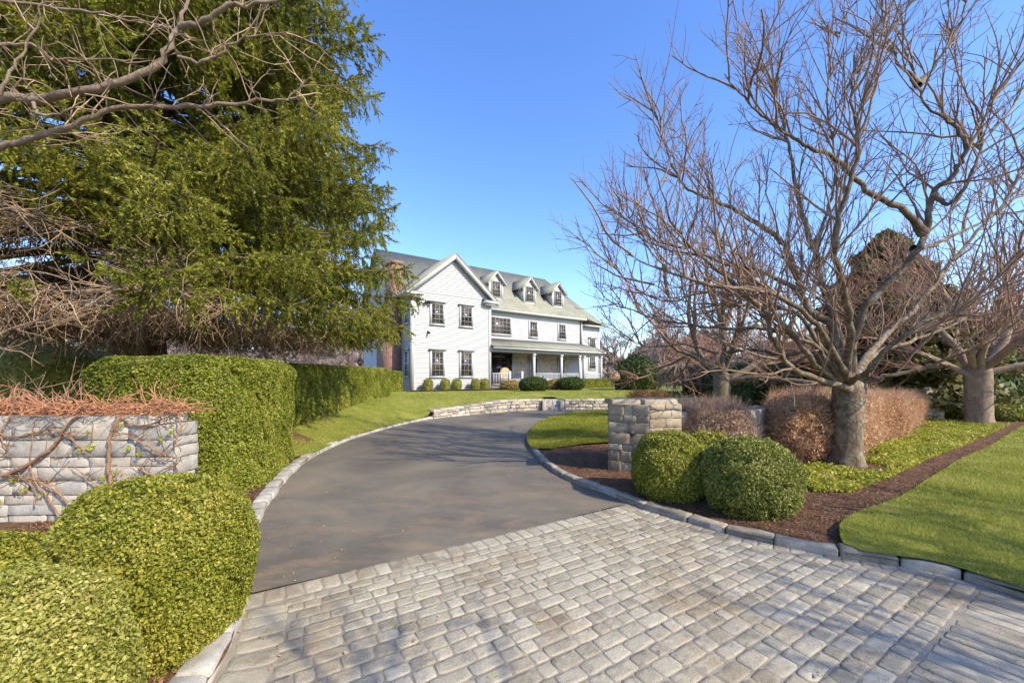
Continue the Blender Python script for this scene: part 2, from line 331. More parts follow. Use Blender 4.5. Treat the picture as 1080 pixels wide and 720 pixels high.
def inpoly(px, py, poly):
    px = np.asarray(px, float); py = np.asarray(py, float)
    c = np.zeros(px.shape, bool); n = len(poly); j = n-1
    for i in range(n):
        xi, yi = poly[i][0], poly[i][1]; xj, yj = poly[j][0], poly[j][1]
        k = ((yi > py) != (yj > py)) & (px < (xj-xi)*(py-yi)/(yj-yi+1e-12)+xi)
        c ^= k; j = i
    return c
def sst(a, b, x):
    t = np.clip((x-a)/(b-a), 0, 1); return t*t*(3-2*t)
def pdist(x, y, path):
    d = np.full(np.shape(x), 1e9)
    for i in range(len(path)-1):
        a, b = np.array(path[i][:2]), np.array(path[i+1][:2]); ab = b-a; L = max(1e-9, (ab**2).sum())
        t = np.clip(((x-a[0])*ab[0]+(y-a[1])*ab[1])/L, 0, 1)
        d = np.minimum(d, np.hypot(x-a[0]-t*ab[0], y-a[1]-t*ab[1]))
    return d
def H(x, y):
    x = np.atleast_1d(np.asarray(x, float)); y = np.atleast_1d(np.asarray(y, float))
    out = ~inpoly(x, y, INSIDE)
    d = pdist(x, y, KLext)
    T = .60*sst(5.5, 17, y) + .07*sst(17, 23, y)
    w = sst(14.3, 16.2, y)
    g = sst(0, 2.6, d)*(1-w)+w
    # the lawn meets the low retaining wall at about 0.45 m
    T2 = T*(1-w)+w*np.minimum(T, .17+.20*sst(15, 18.5, y)+.14*d)
    h = np.where(out, T2*g, 0.0)
    h = h-1.2*sst(19, 32, x)*sst(9,14,y)*(~out)
    far = sst(45, 120, np.hypot(x, y))
    return h*(1-far)+far*.2
def H1(x, y): return float(H([x], [y])[0])

def sheet(name, poly, res, off, mat, kind='structure', jitter=.0, parent=None):
    poly = np.asarray(poly, float)[:, :2]
    P2 = [Vector(p) for p in poly]
    x0, y0 = poly.min(0); x1, y1 = poly.max(0)
    gx, gy = np.meshgrid(np.arange(x0+res/2, x1, res), np.arange(y0+res/2, y1, res))
    gx, gy = gx.ravel(), gy.ravel(); k = inpoly(gx, gy, poly) & (pdist(gx, gy, np.vstack([poly, poly[:1]])) > res*.3)
    pts = P2+[Vector((a, b)) for a, b in zip(gx[k], gy[k])]
    n = len(P2)
    r = delaunay_2d_cdt(pts, [(i, (i+1) % n) for i in range(n)], [], 1, 1e-5)
    v = np.array([(p.x, p.y) for p in r[0]])
    z = (H(v[:,0], v[:,1]) if name != 'driveway' else np.zeros(len(v)))+(off if not callable(off) else off(v[:,0], v[:,1]))
    V = np.c_[v, z]
    o = mesh_obj(name, V, [tuple(f) for f in r[2]], mat, parent, smooth=True)
    if kind: o['kind'] = kind
    return o

# far ground: one big radial sheet
def big_ground():
    rr = np.r_[0, np.linspace(1, 50, 90), np.geomspace(52, 900, 26)]; na = 160
    V = [(0,6,-.06)]; 
    a = np.linspace(0, 2*np.pi, na, endpoint=False)
    for r in rr[1:]:
        x = r*np.cos(a); y = 12+r*np.sin(a)
        z = H(x, y)
        if r < 52:
            for k in range(6): z = np.minimum(z, H(x+.7*math.cos(k*1.047), y+.7*math.sin(k*1.047)))
        z = z-.06
        V.extend(zip(x, y, z))
    Fc = [(0, 1+i, 1+(i+1) % na) for i in range(na)]
    for k in range(len(rr)-2):
        b = 1+k*na; c = b+na
        Fc += [(b+i, c+i, c+(i+1) % na, b+(i+1) % na) for i in range(na)]
    V[0] = (0, 12, -.06)
    o = mesh_obj('ground', V, Fc, M['ground'], smooth=True); o['kind'] = 'structure'
big_ground()

e1 = np.array([.852, .523]); n1 = np.array([.523, -.852])     # along the sett rows / towards the street
B0 = np.array([-1.93, 2.93])
borderR = B0+e1*3.62
def Ln(t, n): return B0+e1*t+n1*n
APW = 2.78
# driveway asphalt
far_r = [(9.5,20.2),(14,20.4)]; near_r = [(14,18.6),(9,18.9)]
iL = [i for i in range(len(KLs)) if KLs[i][1] > 2.93]
drive = [tuple(Ln(-.15, -.02)), tuple(Ln(1.7, .03)), tuple(Ln(3.75, -.02))]
kr_main = [tuple(p) for p in KRs if p[1] > 4.95]
drive += kr_main[::-1]+near_r[::-1]+far_r[::-1]+[tuple(KLs[i]) for i in iL][::-1]
sheet('driveway', drive, .8, 0.0, M['asphalt'])
# apron bed under the setts
iLn = [tuple(p) for p in KLs if 0 < p[1] <= 2.95]
krn = [tuple(p) for p in KRs if p[1] <= 5.05 and p[0] < 3.8]
apron = [tuple(Ln(-.1,0)), tuple(Ln(3.7,0))]+krn+[tuple(Ln(8.5, APW+.36)), tuple(Ln(-1.6, APW+.36))]
ap_poly = [tuple(Ln(-.1,0)), tuple(Ln(3.75,0))]+krn+[tuple(Ln(7.2, APW+.40)), tuple(Ln(1.0, APW+.40)), (-1.5,.6),(-1.62,1.6),(-1.72,2.2)]
sheet('apron_joint_bed', ap_poly, .5, -.0036, M['grout'])
# street
st = [tuple(Ln(-40, APW+.37)), tuple(Ln(60, APW+.37)), tuple(Ln(60, APW+8)), tuple(Ln(-40, APW+8))]
V = [(p[0], p[1], -.004) for p in st]
o = mesh_obj('road', V, [(0,3,2,1)], M['asphalt']); o['kind'] = 'structure'
sheet('verge', [tuple(Ln(-40, APW+9)), tuple(Ln(60, APW+9)), tuple(Ln(60, APW+30)), tuple(Ln(-40, APW+30))], 8, -.02, M['lawn'])

# lawns and beds
def bank(x, y): return .05
mul = [tuple(p) for p in KRs if p[0] < 5][0:]
mulch_right = [(x, y) for x, y in KRs if (y < 9.2 and x < 3.75)]
mulch_right += [(4.4,3.25),(10,6.5),(20,12.5),(26,17),(26,22),(12,22),(7,17.5),(4,17)]+[(2.4,9.2)]
sheet('mulch_bed', mulch_right, .45, lambda x, y: .045+.05*sst(.1, .9, pdist(x, y, KRs)), M['mulch'])
isl = [tuple(p) for p in KRs if p[1] > 8.3 and p[0] < 5.2]
isl = isl+[P(582,477), P(615,474.5), P(641,472.5), (2.7,8.9), (4.5,9.4), (8,14), (8.5,18.6)]
sheet('island_lawn', isl, .5, lambda x, y: .075+.07*sst(.1, 1.2, pdist(x, y, KRs)), M['lawn'])
edge_px = [(890,576),(886,570),(888,558),(909,546),(948,531),(983,508),(1014,488),(1045,473),(1080,451)]
lawn_edge = smooth([P(a, b, .06) for a, b in edge_px]+[(19,14.2)], 4)
krl = [tuple(p) for p in KRs if p[0] > 3.02 and p[1] < 13 and (p[0] > 3.3 or p[1] < 4)]
lawn_right = [tuple(p) for p in lawn_edge][::-1]+krl+[(22,13.65)]
sheet('right_lawn', lawn_right, .5, lambda x, y: .085+.06*sst(0, .5, pdist(x, y, KRs)), M['lawn'])
sheet('side_path', [(19.2,13.4),(20.6,12.9),(24,20),(22.6,20.6)], .8, .12, M['path'])
# left lawn, left bed
kl_far = [tuple(p) for p in KLs if p[1] > 8.0]
_n = np.gradient(np.array(kl_far), axis=0); _n /= np.linalg.norm(_n, axis=1)[:,None]
kl_far = [(p[0]-m[1]*o_, p[1]+m[0]*o_) for p, m in zip(kl_far, _n) for o_ in [0.0 if p[1] < 15.0 else (.95 if 1.6 < p[0] < 2.28 else .15)]]
lawn_left = [P(303,488)]+kl_far+[(10,20.8),(16,21.2),(22,26),(14,34),(-14,34),(-14,12),(-6.5,9.5),(-4.9,8.4)]
sheet('front_lawn', lawn_left, .6, .075, M['lawn'])
kl_near = [tuple(p) for p in KLs if .5 < p[1] < 9]
bed_left = kl_near+[(-5.6,10.2),(-12,10),(-12,.6)]
sheet('left_mulch_bed', bed_left, .5, lambda x, y: .035+.04*sst(.1, .8, pdist(x, y, KLs)), M['mulch'])

# ------------------------------------------------------------------ setts, kerbs, stone blocks
NR = 12
def sett(V, Fq, Ft, c, ax, ay, hx, hy, top=0.0, dz=.035):
    """one rounded sett; ax, ay unit vectors in plan; returns nothing"""
    n = len(V)
    th = np.linspace(0, 2*np.pi, NR, endpoint=False)+.26
    pw = .30 if max(hx, hy) < .13 else .22
    cx = np.sign(np.cos(th))*np.abs(np.cos(th))**pw; sy = np.sign(np.sin(th))*np.abs(np.sin(th))**pw
    j = rng.normal(0, .05, (NR, 2))*min(hx, hy)/np.array([hx, hy])
    tilt = rng.normal(0, .0006, 2)/np.array([hx, hy])
    for sc, z in ((1.01, -dz), (1.0, -.0026), (.955, .0001), (.6, .0008)):
        for k in range(NR):
            a = (cx[k]+j[k,0])*hx*sc; b = (sy[k]+j[k,1])*hy*sc
            V.append((c[0]+ax[0]*a+ay[0]*b, c[1]+ax[1]*a+ay[1]*b, top+z+tilt[0]*a+tilt[1]*b+(rng.normal(0,.0012) if sc < 1 else 0)))
    V.append((c[0], c[1], top+.0009))
    for r_ in range(3):
        for k in range(NR):
            k2 = (k+1) % NR
            Fq.append((n+r_*NR+k, n+r_*NR+k2, n+(r_+1)*NR+k2, n+(r_+1)*NR+k))
    for k in range(NR): Ft.append((n+3*NR+k, n+3*NR+(k+1) % NR, n+4*NR))
V, Fq, Ft = [], [], []
apn = np.array(ap_poly)
dl = lambda c: pdist(np.array([c[0]]), np.array([c[1]]), KLs)[0]
dr = lambda c: pdist(np.array([c[0]]), np.array([c[1]]), KRs)[0]
def inap(c): return bool(inpoly([c[0]], [c[1]], apn)[0])
def courses():
    # soldier course against the asphalt
    t = -.05
    while t < 3.9:
        w = rng.uniform(.115, .15); c = Ln(t+w/2, .105)
        if inap(c) and dr(c) > .12: sett(V, Fq, Ft, c, e1, n1, w/2-.004, .10, rng.normal(0,.0011))
        t += w+.002
    n = .215
    while n < APW:
        w = rng.uniform(.094, .116)
        t = rng.uniform(-3.5, -3.2)
        while t < 8.5:
            L = rng.uniform(.14, .235) if rng.random() < .6 else rng.uniform(.095, .14)
            c = Ln(t+L/2, n+w/2)
            if inap(c) and dl(c) > .30+.0*c[0] and dr(c) > .13:
                a = e1+n1*rng.normal(0, .012); a /= np.linalg.norm(a)
                sett(V, Fq, Ft, c, a, np.array([a[1], -a[0]]), L/2-.003, w/2-.003, rng.normal(0,.0014))
            t += L+.002
        n += w+.003
    t = -.2
    while t < 8:
        w = rng.uniform(.10, .13); c = Ln(t+w/2, APW+.19)
        if inap(c) and dr(c) > .1 and dl(c) > .05: sett(V, Fq, Ft, c, e1, n1, w/2-.0045, .17, rng.normal(0,.0011))
        t += w+.002
    # course along the left kerb and along the right kerb
    for path, sgn, lo, hi, wd, yl in ((KLs, 1, .2, 3.0, .26, 0), (KRs, -1, 2.9, 4.95, .12, 0)):
        q = resample([p for p in path if lo-.2 < p[1] < hi+.2 and p[0] < 4.3], .125)
        for i in range(len(q)-1):
            d = q[i+1]-q[i]; d /= np.linalg.norm(d); nn = np.array([d[1], -d[0]])
            if sgn < 0: nn = -nn*-1
            m = (q[i]+q[i+1])/2
            c = m+nn*(wd/2+.02) if sgn > 0 else m-(-nn)*(wd/2+.01)
            if not inap(c): c = m-nn*(wd/2+.02)
            if inap(c) and ((c-B0)@n1 > .24) and ((c-B0)@n1 < APW+.02): sett(V, Fq, Ft, c, nn, d, wd/2-.004, .059, rng.normal(0,.0011))
courses()
o = mesh_obj('cobbled_apron', V, [np.array(Fq), np.array(Ft)], M['cobble'], smooth=True); o['kind'] = 'structure'

def block(V, Fc, o_, ex, ey, ez, w, d, h, bev=.015, rough=.006, nx=4):
    """rough-hewn block: o_ = centre of base, ex along, ey across, ez up, with bevelled top and sides"""
    n = len(V); o_ = np.array(o_); ex = np.array(ex); ey = np.array(ey); ez = np.array(ez)
    us = np.r_[-1, -1+2*bev/w, np.linspace(-1+2*bev/w, 1-2*bev/w, nx)[1:-1], 1-2*bev/w, 1]
    vs = np.array([-1, -1+2*bev/d, 0, 1-2*bev/d, 1])
    nu, nv = len(us), len(vs)
    tu, tv = rng.normal(0, rough*.5, 2)
    # top grid
    for i, u in enumerate(us):
        for j, v in enumerate(vs):
            eu = 1 if i in (0, nu-1) else 0; ev = 1 if j in (0, nv-1) else 0
            z = h-(bev*.7 if eu or ev else 0)-(bev*.5 if eu and ev else 0)+rng.normal(0, rough*.6)+tu*u+tv*v
            uu = u*(.985 if ev else 1); vv = v*(.97 if eu else 1)
            p = o_+ex*(uu*w/2+rng.normal(0, rough*.5))+ey*(vv*d/2+rng.normal(0, rough*.6))+ez*z
            V.append(tuple(p))
    for i in range(nu-1):
        for j in range(nv-1):
            a = n+i*nv+j; Fc.append((a, a+nv, a+nv+1, a+1))
    # skirt
    loop = [n+i*nv for i in range(nu)]+[n+(nu-1)*nv+j for j in range(1, nv)]+[n+i*nv+nv-1 for i in range(nu-2, -1, -1)]+[n+j for j in range(nv-2, 0, -1)]
    b = len(V)
    for k in loop:
        p = np.array(V[k])-o_; zz = p@ez; V.append(tuple(o_+p-ez*zz+rng.normal(0, rough*.3)*ex))
    m = len(loop)
    for k in range(m): Fc.append((loop[k], b+k, b+(k+1) % m, loop[(k+1) % m]))

def kerb(name, path, width, lo, hi, top, side, base=-.06, mat='kerb'):
    V, Fc = [], []; path = np.asarray(path)
    d = np.r_[0, np.cumsum(np.linalg.norm(np.diff(path, axis=0), axis=1))]
    s = 0
    while s < d[-1]-.1:
        L = rng.uniform(lo, hi); a = np.array([np.interp(s, d, path[:,k]) for k in (0,1)]); e = min(s+L, d[-1])
        b = np.array([np.interp(e, d, path[:,k]) for k in (0,1)])
        t = b-a; Lr = np.linalg.norm(t)
        if Lr < .08: break
        t /= Lr; nn = np.array([-t[1], t[0]])*side
        m = (a+b)/2+nn*(width/2+rng.normal(0,.006))
        w = width*rng.uniform(.92, 1.06)
        block(V, Fc, (m[0], m[1], base), (t[0],t[1],0), (nn[0],nn[1],0), (0,0,1), Lr-.014, w, top-base+rng.normal(0,.006), .018, .006)
        s += L
    o = mesh_obj(name, V, Fc, M[mat], smooth=False); o['kind'] = 'structure'
    return o
# left kerb lies outside (to the left of travel) and ends at the retaining wall
kl = np.array([p for p in KLs if .5 < p[1] and (p[1] < 15.2)])
kerb('left_kerb', kl, .17, .28, .42, .075, 1, mat='kerb_pale')
kerb('right_kerb', KRs[:-26], .125, .34, .56, .075, 1)

# retaining wall of fieldstone along the far side of the drive
def stone_wall_path(name, path, thick, zb, zt, rows, lo, hi, mat, side=1, proud=.04, coping=True):
    V, Fc = [], []; path = np.asarray(path)
    d = np.r_[0, np.cumsum(np.linalg.norm(np.diff(path, axis=0), axis=1))]; T = d[-1]
    core = MB()
    def at(s): return np.array([np.interp(s, d, path[:,k]) for k in (0,1)])
    # faces: front (drive side) and top coping
    for r_ in range(rows):
        s = -rng.uniform(0, .1)
        while s < T:
            L = rng.uniform(lo, hi); a, b = at(max(s,0)), at(min(s+L, T)); t = b-a; Lr = np.linalg.norm(t)
            if Lr > .06:
                t /= Lr; nn = np.array([-t[1], t[0]])*side; m = (a+b)/2
                z0 = zb(s, T); z1 = zt(s, T)-.07; hh = (z1-z0)/rows; zc = z0+hh*(r_+.5)+rng.normal(0,.006)
                # block protruding towards the drive: base plane inside the wall, "up" = outwards
                block(V, Fc, (m[0]+nn[0]*.08, m[1]+nn[1]*.08, zc), (t[0],t[1],0), (0,0,1), (-nn[0],-nn[1],0), Lr-.014, hh*rng.uniform(.88,.98), .08+rng.uniform(0, proud), .02, .012)
            s += L
    s = 0
    while s < T:
        L = rng.uniform(lo*1.3, hi*1.4); a, b = at(s), at(min(s+L, T)); t = b-a; Lr = np.linalg.norm(t)
        if Lr > .08:
            t /= Lr; nn = np.array([-t[1], t[0]])*side; m = (a+b)/2+nn*(thick/2-.02)
            block(V, Fc, (m[0], m[1], zt(s,T)-.08), (t[0],t[1],0), (nn[0],nn[1],0), (0,0,1), Lr-.012, thick+.06, .08+rng.normal(0,.008), .02, .008)
        s += L
    q = resample(path, .4)
    cv, cf = [], []
    for i, p in enumerate(q):
        t = q[min(i+1, len(q)-1)]-q[max(i-1, 0)]; t /= np.linalg.norm(t); nn = np.array([-t[1], t[0]])*side
        s = T*i/(len(q)-1)
        for k, z in ((.02, zb(s,T)-.1), (.02, zt(s,T)-.085), (thick, zt(s,T)-.085), (thick, zb(s,T)-.1)):
            cv.append((p[0]+nn[0]*k, p[1]+nn[1]*k, z))
    for i in range(len(q)-1):
        a = 4*i
        for k in range(4): cf.append((a+k, a+(k+1)%4, a+4+(k+1)%4, a+4+k))
    cf += [(0,1,2,3), tuple(4*(len(q)-1)+k for k in (3,2,1,0))]
    loc = (float(path[len(path)//2][0]), float(path[len(path)//2][1]), 0)
    root = empty(name, loc)
    def ch(nm, VV, FF, mt):
        o = mesh_obj(nm, np.array(VV)-np.array(loc), FF, mt, root); return o
    ch('stones', V, Fc, mat); ch('core', cv, cf, M['mortar'])
    return root
rw_full = resample(np.array([p for p in KLs if p[1] > 15.0 and p[0] < 1.62]), .3)
top_z = lambda s, T: .33+.20*min(1, s/3.5)
w = stone_wall_path('retaining_wall', rw_full, .35, lambda s,T: -.05, top_z, 3, .18, .42, M['fieldstone'])
tag(w, 'low pale fieldstone wall curving along the far drive, left of the stone steps', 'stone wall')
rw2 = resample(np.array([p for p in KLs if p[0] > 2.25 and p[1] > 15]+[np.array((7.5,19.9)), np.array((11,20.6))]), .3)
w = stone_wall_path('retaining_wall', rw2, .35, lambda s,T: -.05, lambda s,T: .5, 3, .18, .42, M['fieldstone'])
tag(w, 'low pale fieldstone wall at the far end of the drive, right of the stone steps', 'stone wall')
# steps
root = empty('stone_steps', (1.95, 18.9, 0)); tag(root, 'short flight of rough stone steps set in the gap of the low fieldstone wall', 'steps')
for sx in (-.43, .42):
    V, Fc = [], []
    for q in range(3): block(V, Fc, (sx, .12+q*.5, -.05), (1,0,0), (0,1,0), (0,0,1), .17, .49, .50+.02*q, .02, .01)
    mesh_obj('cheek_stone', V, Fc, M['fieldstone'], root)
for i in range(3):
    V, Fc = [], []
    for k in range(2):
        block(V, Fc, (-.17+k*.35, .15+i*.30+(.3 if i == 2 else 0), -.02), (1,0,0), (0,1,0), (0,0,1), .335, .9 if i == 2 else .30, .16*(i+1)+.02, .015, .006)
    mesh_obj('tread', V, Fc, M['fieldstone'], root)

# ashlar wall faces
def ashlar_rects(w, h, rh=(.14,.26), rl=(.22,.6)):
    """broken courses: split the face again and again until the stones have believable sizes"""
    out = []
    def sp(x0, x1, z0, z1):
        W_, H_ = x1-x0, z1-z0
        if H_ > rh[1] and (W_ < rl[1]*2.2 or H_ > rh[1]*2 or rng.random() < .5) and H_ > 2*rh[0]*.8:
            k = z0+H_*rng.uniform(.36,.64); sp(x0,x1,z0,k); sp(x0,x1,k,z1); return
        if W_ > rl[1] and W_ > 2*rl[0]*.9:
            k = x0+W_*rng.uniform(.33,.67); sp(x0,k,z0,z1); sp(k,x1,z0,z1); return
        if W_ > rl[0]*2 and rng.random() < .35:
            k = x0+W_*rng.uniform(.35,.65); sp(x0,k,z0,z1); sp(k,x1,z0,z1); return
        out.append((x0,x1,z0,z1))
    sp(0, w, 0, h); return out
def ashlar_prism(name, plan, z0, z1, mat, faces, label, cat, rh=(.14,.26), rl=(.22,.6), cap=None, proud=.02):
    """plan: CCW corners; stones on the listed faces"""
    cx, cy = np.mean(plan, 0); root = empty(name, (cx, cy, z0)); tag(root, label, cat)
    V, Fc = [], []
    n = len(plan)
    for i in faces:
        a = np.array(plan[i], float); b = np.array(plan[(i+1) % n], float); t = b-a; L = np.linalg.norm(t); t /= L; out = np.array([t[1], -t[0]])
        for x0, x1, q0, q1 in ashlar_rects(L, z1-z0-(.0 if not cap else cap), rh, rl):
            m = a+t*(x0+x1)/2-out*.05
            block(V, Fc, (m[0]-cx, m[1]-cy, (q0+q1)/2), (t[0],t[1],0), (0,0,1), (out[0],out[1],0), x1-x0-.007, q1-q0-.007, .05+rng.uniform(.004, proud), .006, .005, nx=6)
    mesh_obj('stones', V, Fc, mat, root)
    mb = MB(); pts = [(p[0]-cx, p[1]-cy, -.1) for p in plan]; mb.slab(pts[::-1], (0,0,z1-z0+.1-(cap or .01))); mb.build('core', M['mortar'], root)
    return root, (cx, cy)
# left entrance wall
lw = [(-8.2,4.12),(-3.60,4.23),(-3.60,4.56),(-8.2,4.45)]
root, (cx, cy) = ashlar_prism('stone_wall', lw, -.03, 1.2, M['wallstone'], [0,1], 'pale grey dry-laid stone wall at left with bare reddish vines crawling over it', 'stone wall', (.10,.20), (.28,.7), cap=.10, proud=.014)
V, Fc = [], []; x = -8.2
while x < -3.7:
    L = rng.uniform(.5,.9); L = min(L, -3.575-x)
    if L < .15: break
    block(V, Fc, (x+L/2-cx, 4.12+.024*(x+L/2+8.2)+.165-cy, 1.10), (1,.024,0), (0,1,0), (0,0,1), L-.007, .35, .11, .008, .006); x += L
mesh_obj('cap_stone', V, Fc, M['wallstone'], root)
# right pillar
pl = [P(642,501.5), (2.1,6.08), (2.66,6.26), (2.82,7.1), (1.8,7.15)]
pl = [tuple(p) for p in pl]
root, (cx, cy) = ashlar_prism('stone_pillar', pl, -.03, 1.17, M['pillarstone'], [0,1,2,3,4], 'brown grey squared stone entrance pillar standing behind the round yellow green bush', 'stone pillar', (.13,.20), (.16,.36), proud=.018)
V, Fc = [], []
for a, b, c, d in ((1.80,6.52,.46,.55),(2.32,6.50,.52,.60),(2.02,6.93,.44,.30),(2.5,6.93,.5,.30)):
    block(V, Fc, (a-cx, b-cy, 1.19), (1,0,0), (0,1,0), (0,0,1), c, d, .075, .02, .008)
mesh_obj('cap_stone', V, Fc, M['pillarstone'], root)
mb = MB()
for k in range(14):
    a0, a1 = 2*math.pi*k/14, 2*math.pi*(k+1)/14; c = ((1.56+2.1)/2+.03-cx, 6.2-cy, .75)
    mb.add([(c[0],c[1]-.05,c[2]), (c[0]+.05*math.cos(a0), c[1]-.035+.0*k, c[2]+.05*math.sin(a0)), (c[0]+.05*math.cos(a1), c[1]-.035, c[2]+.05*math.sin(a1))], [(0,2,1)])
mb.build('round_plate', M['black'], root)
# right low wall
rw = [(2.86,6.75),(4.1,6.95),(5.3,8.0),(5.1,8.4),(3.9,7.4),(2.86,7.15)]
root, (cx, cy) = ashlar_prism('stone_wall', rw, -.03, 1.0, M['wallstone'], [0,1,2], 'low shaded grey stone wall half hidden by dry brown shrubs behind the round bushes', 'stone wall', (.2,.32), (.4,.8), proud=.012)

# ------------------------------------------------------------------ vegetation engines
def leaf_quads(Pn, Nn, size, aspect=1.7, spread=.9, fold=True):
    """one small leaf per point, tilted around normal Nn; returns V, F (quads)"""
    n = len(Pn)
    d = Nn+rng.normal(0, spread, (n,3)); d /= np.linalg.norm(d, axis=1)[:,None]+1e-9     # leaf normal
    a = rng.normal(0, 1, (n,3)); a -= (a*d).sum(1)[:,None]*d; a /= np.linalg.norm(a, axis=1)[:,None]+1e-9
    b = np.cross(d, a); s = size*rng.uniform(.7, 1.3, n)[:,None]
    L = a*s*aspect*.5; W = b*s*.5
    V = np.stack([Pn-L, Pn+W, Pn+L, Pn-W], 1).reshape(-1, 3)
    Fq = np.arange(n*4).reshape(-1, 4)
    return V, Fq
def ico(sub):
    import bmesh
    bm = bmesh.new(); bmesh.ops.create_icosphere(bm, subdivisions=sub, radius=1)
    V = np.array([v.co[:] for v in bm.verts]); Fc = np.array([[v.index for v in f.verts] for f in bm.faces]); bm.free(); return V, Fc
ICO4 = ico(4); ICO3 = ico(3)
def superp(d, e):
    k = (np.abs(d)**e).sum(1)**(1/e); return d/k[:,None]
def bush(name, c, r, nleaf, size, mat, label=None, cat='bush', group=None, seed=0, e=2.3, lump=.075, flat=1.1, lo=-.8, sub=4, depth=.06):
    """clipped bush: ellipsoid-like core under a coat of leaves; c = base centre, r = half sizes"""
    Vc, Fc = ICO4 if sub == 4 else ICO3
    r = np.array(r)
    def surf(d):
        p = superp(d, e)*r
        k = 1+lump*nz(p, 3.2/r.mean(), seed)+lump*.5*nz(p, 8/r.mean(), seed+3)
        return p*k[:,None]
    core = surf(Vc)*.87; core[:,2] = np.maximum(core[:,2], lo*r[2])+r[2]*(-lo)
    d = rng.normal(0, 1, (nleaf,3)); d /= np.linalg.norm(d, axis=1)[:,None]
    d = d[d[:,2] > lo-.15]
    p = surf(d); nn = p/(r**2); nn /= np.linalg.norm(nn, axis=1)[:,None]
    dep = depth*np.abs(rng.normal(0, 1, len(p)))-.5*depth
    gaps = np.maximum(sst(.38, .7, nz(p, 9/r.mean(), seed+9)), sst(.45,.7,nz(p, 19/r.mean(), seed+19)))      # shallow hollows
    p = p-nn*(dep+gaps*depth*1.6)[:,None]; p[:,2] += r[2]*(-lo)
    p = p[p[:,2] > 0]; nn = nn[:len(p)] if len(nn) == len(p) else p*0+np.array([0,0,1.0])
    nn = p-np.array([0,0,r[2]*(-lo)]); nn = nn/(r**2); nn /= np.linalg.norm(nn, axis=1)[:,None]
    Vl, Fl = leaf_quads(p, nn, size, spread=flat)
    ns_ = len(p)//90; i_ = rng.integers(0, len(p), ns_); b_ = p[i_]; d_ = nn[i_]+rng.normal(0,.35,(ns_,3))+np.array([0,0,.3]); d_ /= np.linalg.norm(d_,axis=1)[:,None]
    tt = np.array([.5,1.1,1.7,2.3]); q_ = (b_[:,None]+d_[:,None]*(tt*size*1.2)[None,:,None]).reshape(-1,3); V2, F2 = leaf_quads(q_, np.repeat(d_,4,0), size*.95, spread=1.2)
    V = np.vstack([core, Vl, V2]); n0 = len(core); Fl = np.vstack([Fl, F2+len(Vl)])
    o = mesh_obj(name, V, [Fc, Fl+n0], mat)
    o.location = c
    if label: tag(o, label, cat, group)
    return o

# --- near bushes
bush('clipped_bush', (-2.12,2.38,.0), (.475,.475,.55), 115000, .0105, M['box_near'], 'large round clipped yellow green bush beside the left kerb below the stone wall', 'bush', 'round bushes at the entrance', 1, depth=.045)
bush('clipped_bush', (-1.86,1.48,.0), (.33,.33,.47), 80000, .0095, M['box_pale'], 'nearest round clipped bush cut by the bottom left corner of the view', 'bush', 'round bushes at the entrance', 2, depth=.03)
bush('clipped_bush', (-3.05,2.3,.0), (.36,.36,.37), 40000, .0115, M['box_near'], 'sliver of a round clipped bush at the left border just below the stone wall', 'bush', 'round bushes at the entrance', 3, depth=.04)
bush('clipped_bush', (2.04,5.15,.03), (.43,.42,.48), 60000, .0155, M['box_near'], 'round yellow green clipped bush in front of the stone pillar', 'bush', 'round bushes at the entrance', 4, depth=.045)
bush('clipped_bush', (2.73,4.58,.03), (.48,.46,.475), 68000, .015, M['box_green'], 'round darker green clipped bush beside the right kerb, right of the yellow green one', 'bush', 'round bushes at the entrance', 5, depth=.045)
bush('clipped_bush', (2.85,5.85,.03), (.36,.34,.42), 16000, .02, M['box_near'], 'small clipped bush peeping from behind between the two round bushes by the pillar', 'bush', 'round bushes at the entrance', 6, depth=.04)

